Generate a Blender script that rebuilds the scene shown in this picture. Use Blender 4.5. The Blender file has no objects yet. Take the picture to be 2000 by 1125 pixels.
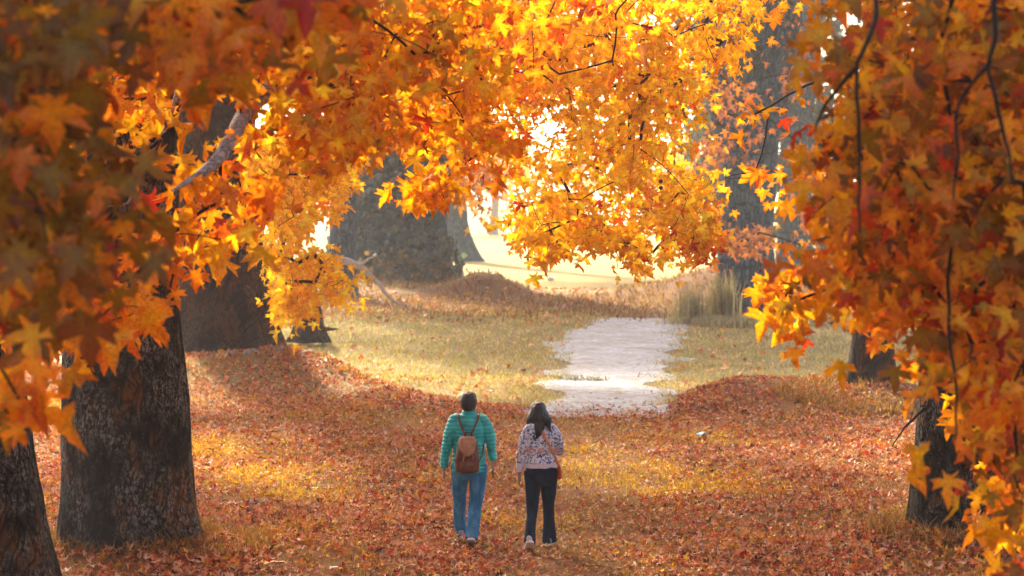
import bpy, bmesh, math, random
import numpy as np
from mathutils import Vector, Matrix, noise, Quaternion
random.seed(7); RNG = np.random.default_rng(7)
R = math.radians
D = bpy.data
scene = bpy.context.scene
COL = scene.collection

# ------------------------------------------------------------------ camera
CAMZ, FPX, HOR = 3.86, 4000.0, 380.0
cam_d = D.cameras.new('camera'); cam = D.objects.new('camera', cam_d); COL.objects.link(cam)
scene.camera = cam
cam.location = (0, 0, CAMZ); cam.rotation_euler = (R(90), 0, 0)
cam_d.sensor_width = 36; cam_d.lens = 72; cam_d.shift_y = -(562.5 - HOR) / 2000
cam_d.clip_start = 0.1; cam_d.clip_end = 3000
cam_d.dof.use_dof = True; cam_d.dof.focus_distance = 21.5; cam_d.dof.aperture_fstop = 2.7

def at(px, py, d):
    return Vector(((px - 1000) / FPX * d, d, CAMZ + (HOR - py) / FPX * d))

# ------------------------------------------------------------------ light
SUN_EL, SUN_AZ = 32.0, -20.0            # azimuth from +Y, negative = to the left
sd = Vector((math.sin(R(SUN_AZ)) * math.cos(R(SUN_EL)), math.cos(R(SUN_AZ)) * math.cos(R(SUN_EL)), math.sin(R(SUN_EL))))
w = D.worlds.new('World'); scene.world = w; w.use_nodes = True
nt = w.node_tree; nt.nodes.clear()
sky = nt.nodes.new('ShaderNodeTexSky'); sky.sky_type = 'NISHITA'; sky.sun_disc = False
sky.sun_elevation = R(SUN_EL); sky.sun_rotation = R(SUN_AZ)
sky.dust_density = 6.0; sky.air_density = 1.0; sky.ozone_density = 0.6
bg = nt.nodes.new('ShaderNodeBackground'); bg.inputs[1].default_value = 0.12
out = nt.nodes.new('ShaderNodeOutputWorld')
nt.links.new(sky.outputs[0], bg.inputs[0]); nt.links.new(bg.outputs[0], out.inputs[0])
sl = D.lights.new('sun', 'SUN'); sl.energy = 5.0; sl.angle = R(3.0); sl.color = (1.0, 0.87, 0.66)
sun = D.objects.new('sun', sl); COL.objects.link(sun)
sun.rotation_euler = (-sd).to_track_quat('-Z', 'Y').to_euler(); sun.location = sd * 60
vs = scene.view_settings
vs.view_transform = 'Standard'; vs.look = 'None'; vs.gamma = 1; vs.exposure = 1.7; vs.use_curve_mapping = False
scene.render.engine = 'CYCLES'
cy = scene.cycles
cy.use_denoising = True; cy.max_bounces = 7; cy.diffuse_bounces = 3; cy.glossy_bounces = 2
cy.transmission_bounces = 5; cy.volume_bounces = 1; cy.transparent_max_bounces = 8
cy.caustics_reflective = False; cy.caustics_refractive = False; cy.sample_clamp_indirect = 6
cy.use_adaptive_sampling = True; cy.adaptive_threshold = 0.015

# ------------------------------------------------------------------ helpers
def tag(o, label=None, cat=None, group=None, kind=None):
    if label: o['label'] = label
    if cat: o['category'] = cat
    if group: o['group'] = group
    if kind: o['kind'] = kind
    return o
def empty(name, loc, label=None, cat=None, group=None):
    o = D.objects.new(name, None); COL.objects.link(o); o.location = loc
    o.empty_display_size = 0.2
    return tag(o, label, cat, group)
def link(name, me, mat=None, parent=None, loc=None):
    o = D.objects.new(name, me); COL.objects.link(o)
    if mat and not me.materials: me.materials.append(mat)
    if parent: o.parent = parent
    if loc is not None: o.location = loc
    return o
def mesh_np(name, V, F, smooth=False, colors=None, uv=None):
    """V (n,3); F (m,k) one face size; colors per vertex (n,3)"""
    me = D.meshes.new(name)
    V = np.ascontiguousarray(V, dtype=np.float32); F = np.ascontiguousarray(F, dtype=np.int32)
    me.vertices.add(len(V)); me.vertices.foreach_set('co', V.ravel())
    k = F.shape[1]
    me.loops.add(F.size); me.loops.foreach_set('vertex_index', F.ravel())
    me.polygons.add(len(F)); me.polygons.foreach_set('loop_start', np.arange(0, F.size, k, dtype=np.int32))
    if smooth: me.polygons.foreach_set('use_smooth', np.ones(len(F), dtype=bool))
    me.update(calc_edges=True)
    if colors is not None:
        a = me.color_attributes.new('pigment', 'FLOAT_COLOR', 'POINT')
        c = np.ones((len(V), 4), dtype=np.float32); c[:, :3] = colors
        a.data.foreach_set('color', c.ravel())
    return me
def fbm(p, o=3):
    return noise.fractal(p, 1.0, 2.0, o)

# ------------------------------------------------------------------ materials
def newmat(name):
    m = D.materials.new(name); m.use_nodes = True
    t = m.node_tree; t.nodes.clear()
    o = t.nodes.new('ShaderNodeOutputMaterial')
    return m, t, o
def N(t, kind, **kw):
    n = t.nodes.new('ShaderNode' + kind)
    for k, v in kw.items():
        if k.startswith('i_'):
            key = k[2:]
            key = int(key) if key.isdigit() else key.replace('_', ' ')
            n.inputs[key].default_value = v
        else: setattr(n, k, v)
    return n
def ramp(t, src, stops, interp='LINEAR'):
    n = t.nodes.new('ShaderNodeValToRGB'); n.color_ramp.interpolation = interp
    e = n.color_ramp.elements
    while len(e) < len(stops): e.new(0.5)
    for el, (p, c) in zip(e, stops):
        el.position = p; el.color = (*c, 1) if len(c) == 3 else c
    t.links.new(src, n.inputs[0]); return n.outputs[0]
def mixc(t, fac, a, b, blend='MIX'):
    n = t.nodes.new('ShaderNodeMix'); n.data_type = 'RGBA'; n.blend_type = blend
    for s, v in ((0, fac), (6, a), (7, b)):
        if hasattr(v, 'links'): t.links.new(v, n.inputs[s])
        elif s == 0: n.inputs[0].default_value = v
        else: n.inputs[s].default_value = (*v, 1)
    return n.outputs[2]
def noise_tex(t, vec, scale, detail=4, rough=0.55, dist=0.0):
    n = N(t, 'TexNoise'); n.inputs['Scale'].default_value = scale; n.inputs['Detail'].default_value = detail
    n.inputs['Roughness'].default_value = rough; n.inputs['Distortion'].default_value = dist
    if vec is not None: t.links.new(vec, n.inputs['Vector'])
    return n.outputs[0]
def mapping(t, vec, scale):
    m = N(t, 'Mapping'); m.inputs['Scale'].default_value = scale; t.links.new(vec, m.inputs[0]); return m.outputs[0]
def bump(t, h, strength, dist, normal=None):
    b = N(t, 'Bump'); b.inputs['Strength'].default_value = strength; b.inputs['Distance'].default_value = dist
    t.links.new(h, b.inputs['Height'])
    if normal is not None: t.links.new(normal, b.inputs['Normal'])
    return b.outputs[0]
def principled(t, o, col, rough=0.8, nrm=None, spec=0.3, **kw):
    p = N(t, 'BsdfPrincipled')
    if hasattr(col, 'links'): t.links.new(col, p.inputs['Base Color'])
    else: p.inputs['Base Color'].default_value = (*col, 1)
    if hasattr(rough, 'links'): t.links.new(rough, p.inputs['Roughness'])
    else: p.inputs['Roughness'].default_value = rough
    p.inputs['Specular IOR Level'].default_value = spec
    if nrm is not None: t.links.new(nrm, p.inputs['Normal'])
    for k, v in kw.items(): p.inputs[k.replace('_', ' ')].default_value = v
    t.links.new(p.outputs[0], o.inputs[0]); return p

def leaf_material(name, trans=0.5, gloss=0.025, hue=(1, 1, 1)):
    m, t, o = newmat(name)
    a = N(t, 'Attribute', attribute_name='pigment'); oi = N(t, 'ObjectInfo')
    c = mixc(t, 1.0, a.outputs['Color'], oi.outputs['Color'], 'MULTIPLY')
    tc = N(t, 'TexCoord')
    nz = noise_tex(t, tc.outputs['Object'], 14, 3)
    f = ramp(t, nz, [(0.3, (0.62, 0.55, 0.5)), (0.62, (1.12, 1.08, 1.0))])
    c = mixc(t, 1.0, c, f, 'MULTIPLY')
    d = N(t, 'BsdfDiffuse'); t.links.new(c, d.inputs[0])
    tr = N(t, 'BsdfTranslucent'); g = N(t, 'Gamma'); g.inputs[1].default_value = 1.0
    t.links.new(c, g.inputs[0]); 
    c2 = mixc(t, 1.0, g.outputs[0], (1.12 * hue[0], 1.2 * hue[1], 0.6 * hue[2]), 'MULTIPLY'); t.links.new(c2, tr.inputs[0])
    mx = N(t, 'MixShader'); mx.inputs[0].default_value = trans
    t.links.new(d.outputs[0], mx.inputs[1]); t.links.new(tr.outputs[0], mx.inputs[2])
    gl = N(t, 'BsdfGlossy'); gl.inputs['Roughness'].default_value = 0.45
    mg = N(t, 'MixShader'); mg.inputs[0].default_value = gloss
    t.links.new(mx.outputs[0], mg.inputs[1]); t.links.new(gl.outputs[0], mg.inputs[2])
    t.links.new(mg.outputs[0], o.inputs[0])
    return m
MAT_LEAF = leaf_material('autumn_leaf', 0.55)
MAT_LITTER = leaf_material('dry_fallen_leaf', 0.15, 0.04)
MAT_GRASS = leaf_material('dry_grass', 0.35, 0.03)

def bark_material(name, dark, grey, rust, rustamt=0.55, sc=1.0, bmp=1.0):
    m, t, o = newmat(name)
    tc = N(t, 'TexCoord'); v = tc.outputs['Object']
    warp = noise_tex(t, v, 1.2 * sc, 3)
    vm = N(t, 'VectorMath', operation='MULTIPLY_ADD'); t.links.new(warp, vm.inputs[0])
    vm.inputs[1].default_value = (0.6, 0.6, 0.6); t.links.new(v, vm.inputs[2])
    vs_ = mapping(t, vm.outputs[0], (1, 1, 0.33))
    big = noise_tex(t, v, 1.6 * sc, 5, 0.6)
    fine = noise_tex(t, vs_, 15 * sc, 7, 0.7)
    crack = N(t, 'TexVoronoi', feature='DISTANCE_TO_EDGE'); crack.inputs['Scale'].default_value = 11 * sc
    t.links.new(vs_, crack.inputs['Vector'])
    cr = ramp(t, crack.outputs['Distance'], [(0.0, (0, 0, 0)), (0.14, (1, 1, 1))])
    fl = noise_tex(t, mapping(t, v, (1, 1, 0.6)), 38 * sc, 5, 0.7)
    base = mixc(t, ramp(t, fine, [(0.36, (0, 0, 0)), (0.66, (1, 1, 1))]), dark, tuple(x * 3.2 for x in dark))
    gm = mixc(t, 1.0, ramp(t, big, [(0.44, (0, 0, 0)), (0.58, (1, 1, 1))]), ramp(t, fl, [(0.47, (0, 0, 0)), (0.56, (1, 1, 1))]), 'MULTIPLY')
    c = mixc(t, gm, base, grey)
    big2 = noise_tex(t, mapping(t, v, (1.3, 1.3, 0.55)), 1.9 * sc, 5, 0.65, 0.4)
    rm = mixc(t, 1.0, ramp(t, big2, [(rustamt, (0, 0, 0)), (rustamt + 0.12, (1, 1, 1))]), ramp(t, fine, [(0.4, (0, 0, 0)), (0.6, (1, 1, 1))]), 'MULTIPLY')
    c = mixc(t, rm, c, rust)
    # pale freckles of lichen
    sp = noise_tex(t, v, 60 * sc, 2, 0.5)
    c = mixc(t, ramp(t, sp, [(0.66, (0, 0, 0)), (0.74, (0.8, 0.8, 0.8))]), c, tuple(min(1, x * 1.5) for x in grey))
    c = mixc(t, 1.0, c, mixc(t, cr, (0.35, 0.33, 0.3), (1, 1, 1)), 'MULTIPLY')
    h = N(t, 'Math', operation='MULTIPLY_ADD'); t.links.new(fine, h.inputs[0]); h.inputs[1].default_value = 1.3; t.links.new(cr, h.inputs[2])
    n1 = bump(t, h.outputs[0], 0.9 * bmp, 0.035)
    n2 = bump(t, fl, 0.6 * bmp, 0.012, n1)
    principled(t, o, c, 0.92, n2, 0.15)
    return m
MAT_BARK = bark_material('chinar_bark', (0.012, 0.011, 0.010), (0.22, 0.215, 0.19), (0.22, 0.08, 0.016), 0.535)
MAT_BARK_BROWN = bark_material('chinar_bark_brown', (0.014, 0.010, 0.008), (0.11, 0.095, 0.08), (0.13, 0.045, 0.015), 0.46)
MAT_BARK_FAR = bark_material('mist_tinted_bark', (0.030, 0.046, 0.060), (0.11, 0.15, 0.18), (0.06, 0.075, 0.085), 0.6, 0.6)  # far bark: mist painted into the colour, paler and bluer
MAT_LIMB = bark_material('pale_limb_bark', (0.22, 0.19, 0.165), (0.5, 0.46, 0.42), (0.3, 0.24, 0.19), 0.55, 2.5, 0.3)
def plain(name, col, rough=0.8, sc=40, var=0.35, bm=0.3, bd=0.004, spec=0.3, **kw):
    m, t, o = newmat(name)
    tc = N(t, 'TexCoord'); n = noise_tex(t, tc.outputs['Object'], sc, 4)
    c = mixc(t, ramp(t, n, [(0.3, (0, 0, 0)), (0.7, (1, 1, 1))]), tuple(x * (1 - var) for x in col), tuple(min(1, x * (1 + var)) for x in col))
    principled(t, o, c, rough, bump(t, n, bm, bd), spec, **kw)
    return m
MAT_TWIG = plain('dark_twig', (0.028, 0.018, 0.013), 0.85)

# ------------------------------------------------------------------ terrain
def sm(a, b, x):
    t = min(1, max(0, (x - a) / (b - a))); return t * t * (3 - 2 * t)
def bumpf(x, y, cx, cy, rx, ry, h):
    d = ((x - cx) / rx) ** 2 + ((y - cy) / ry) ** 2
    return h * math.exp(-d * 1.4)
def crest_y(x):      # where the near bank ends and drops to the lower meadow
    if x < 1.2: return 37.0 + max(0, -x - 1.0) * 1.9
    return 37.0 + sm(2.2, 4.5, x) * 1.5
def pathx(y):
    return float(np.interp(y, [36, 42, 50, 58, 63, 80], [1.55, 1.98, 2.42, 3.05, 3.9, 5.0]))
def pathw(y):
    return float(np.interp(y, [34, 36, 42, 50, 58, 63], [1.0, 1.2, 1.15, 1.45, 1.9, 1.5]))
def hgt(x, y):
    z = 0.0
    cyy = crest_y(x)
    side = 0.16 * sm(0.6, -1.6, x) + 0.42 * sm(2.3, 4.2, x)
    z += side * math.exp(-((y - cyy + 0.6) / 2.0) ** 2)
    drop = sm(cyy - 0.4, cyy + 3.0, y) * (1 - sm(52, 70, y))
    z -= 0.28 * drop
    z += bumpf(x, y, -6.0, 43.2, 4.5, 2.6, 0.46)                      # bank round the second left tree
    z += bumpf(x, y, 6.9, 35.9, 1.9, 1.3, 0.36)                     # bank round the right middle tree
    z += bumpf(x, y, 4.8, 22.3, 1.2, 1.1, 0.30) + bumpf(x, y, -4.05, 21.9, 1.55, 1.2, 0.27)
    z += bumpf(x, y, -1.1, 79, 1.7, 2.0, 0.8) + bumpf(x, y, 9.3, 78, 4.6, 3.5, 1.25) + bumpf(x, y, -6.5, 84, 6, 6, 0.5)
    z -= 0.05 * math.exp(-((x - 0.45 - 0.02 * (y - 20)) / 1.1) ** 2) * (1 - sm(33, 38, y))
    n = noise.noise(Vector((x * 0.35, y * 0.35, 0))) * 0.07 + noise.noise(Vector((x * 1.4, y * 1.4, 4))) * 0.025
    z += n * (0.4 + 0.6 * sm(0.3, 2.0, abs(x - pathx(y)))) if y > 36 else n
    if y > 95: z += sm(95, 400, y) * 1.0 * (1 + 0.5 * noise.noise(Vector((x * .02, y * .02, 1))))
    return z
HV = np.vectorize(hgt)

def build_ground():
    ys = np.concatenate([np.linspace(-30, 12, 12), np.linspace(13, 50, 190), np.linspace(50.5, 100, 120), np.geomspace(101, 1500, 40)])
    us = np.concatenate([-np.geomspace(900, 13, 24), np.linspace(-12.6, 12.6, 150), np.geomspace(13, 900, 24)])
    X, Y = np.meshgrid(us, ys)
    Z = HV(X, Y)
    V = np.stack([X.ravel(), Y.ravel(), Z.ravel()], 1)
    nx, ny = len(us), len(ys)
    i = np.arange(nx - 1)[None, :] + np.arange(ny - 1)[:, None] * nx
    F = np.stack([i, i + 1, i + nx + 1, i + nx], -1).reshape(-1, 4)
    m, t, o = newmat('forest_floor')
    tc = N(t, 'TexCoord'); v = tc.outputs['Object']
    sep = N(t, 'SeparateXYZ'); t.links.new(v, sep.inputs[0])
    n1 = noise_tex(t, v, 0.9, 6, 0.6); n2 = noise_tex(t, v, 9, 6, 0.7); n3 = noise_tex(t, v, 45, 4, 0.7)
    litter = ramp(t, n2, [(0.3, (0.10, 0.04, 0.02)), (0.5, (0.24, 0.10, 0.045)), (0.72, (0.38, 0.18, 0.08))])
    ochre = ramp(t, n3, [(0.3, (0.10, 0.05, 0.015)), (0.7, (0.30, 0.16, 0.04))])
    near = mixc(t, ramp(t, n1, [(0.45, (0, 0, 0)), (0.62, (1, 1, 1))]), litter, ochre)
    grass = mixc(t, ramp(t, n3, [(0.3, (0, 0, 0)), (0.7, (1, 1, 1))]), (0.16, 0.12, 0.05), (0.38, 0.30, 0.15))
    grass = mixc(t, ramp(t, n1, [(0.5, (0, 0, 0)), (0.75, (0.7, 0.7, 0.7))]), grass, (0.22, 0.12, 0.05))
    yw = N(t, 'Math', operation='MULTIPLY_ADD'); t.links.new(n1, yw.inputs[0]); yw.inputs[1].default_value = 7.0
    t.links.new(sep.outputs[1], yw.inputs[2])
    def rng(a, b):
        q = N(t, 'MapRange'); q.inputs[1].default_value = a; q.inputs[2].default_value = b; t.links.new(yw.outputs[0], q.inputs[0]); return q.outputs[0]
    c = mixc(t, rng(40, 43), near, grass)
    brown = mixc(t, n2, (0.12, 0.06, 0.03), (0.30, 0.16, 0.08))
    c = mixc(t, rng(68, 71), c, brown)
    field = mixc(t, n1, (0.34, 0.24, 0.09), (0.42, 0.33, 0.14))
    c = mixc(t, rng(81, 85), c, field)
    nb = bump(t, n3, 0.8, 0.03, bump(t, n2, 0.7, 0.06))
    principled(t, o, c, 0.95, nb, 0.1)
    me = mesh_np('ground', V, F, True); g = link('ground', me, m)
    return tag(g, kind='structure')
GROUND = build_ground()

def build_path():
    rng = random.Random(3); V = []; F = []
    ys = np.linspace(34.4, 64.5, 200); NW = 26
    for k, y in enumerate(ys):
        c = pathx(y)
        hw = pathw(y) * 1
        l = c - hw + 0.75 * noise.noise(Vector((1.3, y * 0.55, 3))) + 0.22 * noise.noise(Vector((9.3, y * 2.3, 3)))
        r = c + hw + 0.85 * noise.noise(Vector((5.1, y * 0.55, 8))) + 0.22 * noise.noise(Vector((7.1, y * 2.3, 3)))
        for j in range(NW + 1):
            x = l + (r - l) * j / NW
            e = min(j, NW - j) / NW
            V.append((x, y, hgt(x, y) - 0.03 + 0.045 * sm(34.8, 36.6, y + .7 * noise.noise(Vector((x * 1.7, y, 2)))) + 0.02 * sm(0, .15, e)))
    for k in range(len(ys) - 1):
        for j in range(NW):
            a = k * (NW + 1) + j; F.append((a, a + 1, a + NW + 2, a + NW + 1))
    m, t, o = newmat('pale_gravel')
    tc = N(t, 'TexCoord'); v = tc.outputs['Object']
    n1 = noise_tex(t, v, 1.3, 6, 0.65); n2 = noise_tex(t, v, 7, 9, 0.85); n3 = noise_tex(t, mapping(t, v, (0.7, 1.6, 1)), 2.6, 5, .6)
    c = ramp(t, n2, [(0.34, (0.15, 0.155, 0.165)), (0.5, (0.38, 0.40, 0.43)), (0.62, (0.62, 0.645, 0.69))])
    c = mixc(t, ramp(t, n3, [(0.50, (0, 0, 0)), (0.66, (0.75, 0.75, 0.75))]), c, (0.24, 0.20, 0.15))
    c = mixc(t, ramp(t, noise_tex(t, mapping(t, v, (.6, 1, 1)), .9, 5, .65), [(0.46, (0, 0, 0)), (0.64, (.6, .6, .6))]), c, (0.30, 0.27, 0.23))
    principled(t, o, c, 0.9, bump(t, n2, 0.7, 0.02), 0.2)
    p = link('path', mesh_np('path', V, F, True), m); return tag(p, kind='structure')
PATH = build_path()

# ------------------------------------------------------------------ leaves
HALF = [(0.02, 0), (0.10, 0.0), (0.27, -0.16), (0.25, 0.0), (0.17, 0.13), (0.36, 0.10), (0.62, 0.20), (0.50, 0.30), (0.60, 0.46), (0.36, 0.40),
        (0.12, 0.36), (0.22, 0.56), (0.15, 0.66), (0.10, 0.80), (0, 1.0)]
HALF_LO = [(0.04, 0), (0.28, -0.12), (0.17, 0.13), (0.60, 0.34), (0.14, 0.38), (0.19, 0.64), (0, 1.0)]
HALF_MIN = [(0.05, 0), (0.55, 0.30), (0, 1.0)]
def leaf_variant(rng, half, fold, curl, wild=0.0):
    c = (0.0, 0.24)
    outl = [(x, y) for x, y in half] + [(-x, y) for x, y in half[::-1] if x > 0]
    if half[0][0] == 0: outl = outl[:-1]
    pts = [c] + outl
    V = []
    sx, sy = rng.uniform(.85, 1.1), rng.uniform(.9, 1.1)
    cr, ct = rng.uniform(-curl, curl), rng.uniform(-curl, curl)
    for x, y in pts:
        x2 = x * sx * (1 + rng.uniform(-.07, .07)); y2 = y * sy
        a = math.atan2(x, y - 0.24); rr = math.hypot(x, y - .24)
        z = fold * abs(x2) + cr * (y2 - .3) ** 2 + ct * x2 * y2 + 0.05 * math.sin(a * 5 + cr * 9) * rr * 2
        if wild: z += rng.uniform(-wild, wild) * rr
        V.append((x2, y2, z))
    n = len(outl)
    F = [(0, 1 + i, 1 + (i + 1) % n) for i in range(n)][::-1]
    F = [(a, c_, b) for a, b, c_ in F]
    fac = [(1.08, 1.35, 1.3)] + [((1.0, 1.0, 1.0) if math.hypot(x, y - .24) < 0.4 else (lambda q: (q + .12, q * .82, q * .7))(rng.uniform(.66, .98))) for x, y in outl]
    return np.array(V), np.array(F), np.array(fac)
rl = random.Random(11)
LEAVES = [leaf_variant(rl, HALF, rl.uniform(.0, .9) * (1 if k_ % 4 else -1), 1.15, 0.22) for k_ in range(16)]
LEAVES_LO = [leaf_variant(rl, HALF_LO, rl.uniform(-.2, .4), 0.5, 0.1) for _ in range(5)]
LEAVES_MIN = [leaf_variant(rl, HALF_MIN, rl.uniform(-.2, .4), 0.4) for _ in range(3)]
LITTER = [leaf_variant(rl, HALF_LO, rl.uniform(.1, .8), 1.0, 0.45) for _ in range(8)]
LEAF_MESHES = []
for V, F, fac in LEAVES:
    me = mesh_np('leaf', V, F, False, fac); me.materials.append(MAT_LEAF); LEAF_MESHES.append(me)
LITTER_MESHES = []
for V, F, fac in [leaf_variant(rl, HALF, rl.uniform(.1, .7), 0.9, 0.3) for _ in range(5)]:
    me = mesh_np('fallen_leaf', V, F, False, fac); me.materials.append(MAT_LITTER); LITTER_MESHES.append(me)

def frames(tip, nrm):
    tip = tip / np.linalg.norm(tip, axis=1, keepdims=True)
    nrm = nrm - (nrm * tip).sum(1, keepdims=True) * tip
    nrm = nrm / np.linalg.norm(nrm, axis=1, keepdims=True)
    x = np.cross(tip, nrm)
    return np.stack([x, tip, nrm], -1)          # columns
def joined_leaves(name, pos, M, size, col, variants, mat, parent=None, off=(0, 0, 0), kind='stuff'):
    """all leaves in one mesh"""
    Vs, Fs, Cs = [], [], []; base = 0
    which = RNG.integers(0, len(variants), len(pos))
    for k, (V, F, fac) in enumerate(variants):
        idx = np.nonzero(which == k)[0]
        if not len(idx): continue
        P = np.einsum('nij,vj->nvi', M[idx], V) * size[idx][:, None, None] + pos[idx][:, None, :]
        C = col[idx][:, None, :] * fac[None]
        Vs.append(P.reshape(-1, 3)); Cs.append(C.reshape(-1, 3))
        f = F[None] + (np.arange(len(idx)) * len(V))[:, None, None] + base
        Fs.append(f.reshape(-1, 3)); base += len(idx) * len(V)
    if not Vs: return None
    me = mesh_np(name, np.concatenate(Vs) - np.array(off), np.concatenate(Fs), False, np.clip(np.concatenate(Cs), 0, 1))
    o = link(name, me, mat, parent); tag(o, kind=kind)
    return o

PAL = {
 'yellow': [(0.95, 0.60, 0.02), (0.92, 0.50, 0.015), (0.97, 0.68, 0.05), (0.90, 0.44, 0.012)],
 'amber':  [(0.92, 0.46, 0.010), (0.94, 0.50, 0.012), (0.86, 0.38, 0.008), (0.76, 0.38, 0.010)],
 'orange': [(0.90, 0.30, 0.008), (0.93, 0.37, 0.010), (0.84, 0.23, 0.008), (0.87, 0.32, 0.010)],
 'red':    [(0.60, 0.06, 0.012), (0.70, 0.11, 0.015), (0.45, 0.03, 0.01)],
 'olive':  [(0.32, 0.17, 0.010), (0.40, 0.21, 0.012), (0.25, 0.12, 0.010)],
 'brown':  [(0.20, 0.065, 0.012), (0.28, 0.09, 0.02)],
 'pink':   [(0.60, 0.24, 0.14), (0.55, 0.18, 0.10)],
}
def palette(n, weights):
    ks = list(weights); p = np.array([weights[k] for k in ks], float); p /= p.sum()
    ch = RNG.choice(len(ks), n, p=p); out_ = np.zeros((n, 3))
    for i, k in enumerate(ks):
        idx = np.nonzero(ch == i)[0]; arr = np.array(PAL[k])
        out_[idx] = arr[RNG.integers(0, len(arr), len(idx))]
    return out_ * RNG.uniform(0.85, 1.12, (n, 1))

# ------------------------------------------------------------------ tubes, trunks
def tube_arrays(pts, rads, sides=6, cap=True):
    pts = [Vector(p) for p in pts]; V = []; F = []
    up = Vector((0.13, 0.31, 1)).normalized(); prev = None
    for i, p in enumerate(pts):
        d = (pts[min(i + 1, len(pts) - 1)] - pts[max(i - 1, 0)]).normalized()
        if prev is None:
            a = d.cross(up); a = a if a.length > 1e-3 else d.cross(Vector((1, 0, 0)))
        else: a = prev - d * prev.dot(d)
        a.normalize(); prev = a; b = d.cross(a)
        for k in range(sides):
            q = 2 * math.pi * k / sides
            V.append(p + (a * math.cos(q) + b * math.sin(q)) * rads[i])
    for i in range(len(pts) - 1):
        for k in range(sides):
            k2 = (k + 1) % sides
            F.append((i * sides + k, i * sides + k2, (i + 1) * sides + k2, (i + 1) * sides + k))
    return V, F
def catmull(P, n):
    P = [np.array(p, float) for p in P]; P = [2 * P[0] - P[1]] + P + [2 * P[-1] - P[-2]]; out_ = []
    m = len(P) - 3
    for i in range(n + 1):
        u = i / n * m; k = min(int(u), m - 1); t = u - k
        a, b, c, d = P[k:k + 4]
        out_.append(0.5 * (2 * b + (c - a) * t + (2 * a - 5 * b + 4 * c - d) * t * t + (3 * b - a - 3 * c + d) * t ** 3))
    return out_
def trunk_part(root, pts, mat, seed, rings=150, segs=110, flute=0.25, flare_h=1.2, lump=0.07, name='trunk'):
    """pts: world (x,y,z,r) from the ground up"""
    S = catmull(pts, rings); V = []; F = []; base = Vector(root.location); z0 = S[0][2]
    for i, s in enumerate(S):
        c = Vector(s[:3])
        fl = math.exp(-(s[2] - z0) / flare_h)
        for k in range(segs):
            q = 2 * math.pi * k / segs; u = Vector((math.cos(q), math.sin(q), 0))
            p = c + u * s[3]
            nl = fbm(Vector((u.x * 1.3 + seed, u.y * 1.3, s[2] * 0.55)), 3)
            nf = fbm(Vector((p.x * 5 + seed, p.y * 5, p.z * 1.8)), 3)
            nr = noise.noise(Vector((u.x * 2.6, u.y * 2.6, seed + s[2] * .1)))
            ridge = 1 - abs(noise.noise(Vector((u.x * s[3] * 7, u.y * s[3] * 7, s[2] * 0.8 + seed)))) * 2
            r = s[3] * (1 + lump * nl + 0.022 * nf) + 0.016 * ridge
            r *= 1 + flute * fl * (0.5 * nr + 0.5 * math.cos(q * 5 + seed))
            V.append(c + u * r - base)
    for i in range(rings):
        for k in range(segs):
            k2 = (k + 1) % segs
            F.append((i * segs + k, i * segs + k2, (i + 1) * segs + k2, (i + 1) * segs + k))
    return link(name, mesh_np(name, np.array(V), np.array(F), True), mat, root)
def limb_part(root, pts, mat, name='limb', sides=12, rings=40, wob=0.05, seed=1.0):
    S = catmull(pts, rings)
    P = []
    for i, s in enumerate(S):
        j = Vector((noise.noise(Vector((i * .3, seed, 0))), noise.noise(Vector((i * .3, seed, 5))), noise.noise(Vector((i * .3, seed, 9))))) * wob
        P.append(Vector(s[:3]) + (j if 0 < i < rings else Vector()))
    V, F = tube_arrays(P, [max(0.002, s[3] * (1 + 0.12 * noise.noise(Vector((i * .9, seed, 3))))) for i, s in enumerate(S)], sides)
    base = Vector(root.location)
    link(name, mesh_np(name, np.array([v - base for v in V]), np.array(F), True), mat, root)
    return [p for p in P]

# ------------------------------------------------------------------ foliage masses
def in_poly(x, y, poly):
    c = False; j = len(poly) - 1
    for i in range(len(poly)):
        xi, yi = poly[i]; xj, yj = poly[j]
        if (yi > y) != (yj > y) and x < (xj - xi) * (y - yi) / (yj - yi) + xi: c = not c
        j = i
    return c
def edge_dist(x, y, poly):
    best = 1e9
    for i in range(len(poly)):
        (x1, y1), (x2, y2) = poly[i - 1], poly[i]
        if (x1 < 0 and x2 < 0) or (y1 < 0 and y2 < 0) or (x1 > 2000 and x2 > 2000) or (y1 > 1125 and y2 > 1125): continue
        L = (x2 - x1) ** 2 + (y2 - y1) ** 2
        t = max(0, min(1, ((x - x1) * (x2 - x1) + (y - y1) * (y2 - y1)) / L))
        best = min(best, math.hypot(x - x1 - t * (x2 - x1), y - y1 - t * (y2 - y1)))
    return best
def mass_points(poly, d0, d1, n, clump=0.0, seed=0, gaps=(), bias=1.0, rad=0.13):
    rng = random.Random(seed); xs = [p[0] for p in poly]; ys = [p[1] for p in poly]; out_ = []
    tries = 0
    while len(out_) < n and tries < n * 60:
        tries += 1
        x, y = rng.uniform(min(xs), max(xs)), rng.uniform(min(ys), max(ys))
        if not in_poly(x, y, poly): continue
        if any(((x - g[0]) / g[2]) ** 2 + ((y - g[1]) / g[3]) ** 2 < 1 for g in gaps): continue
        d = d0 + (d1 - d0) * rng.random() ** bias
        if rad and edge_dist(x, y, poly) < rad * FPX / d: continue
        p = at(x, y, d)
        if clump and noise.noise(p * 1.2 + Vector((seed, 0, 0))) < clump - 0.5: continue
        out_.append(p)
    return out_
PATCHES = [(-4.7, 31.0, 0, 1.0), (-3.4, 28.0, 0, .85), (-2.6, 26.2, 0, .55), (1.4, 28.4, 0, .9), (2.3, 27.2, 0, .7), (0.9, 31, 0, .6), (-8.3, 37, 0, 1.3), (.2, 24.5, 0, .4), (5.0, 24.5, 0, .5), (3.2, 32.2, 0, .5)]
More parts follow.
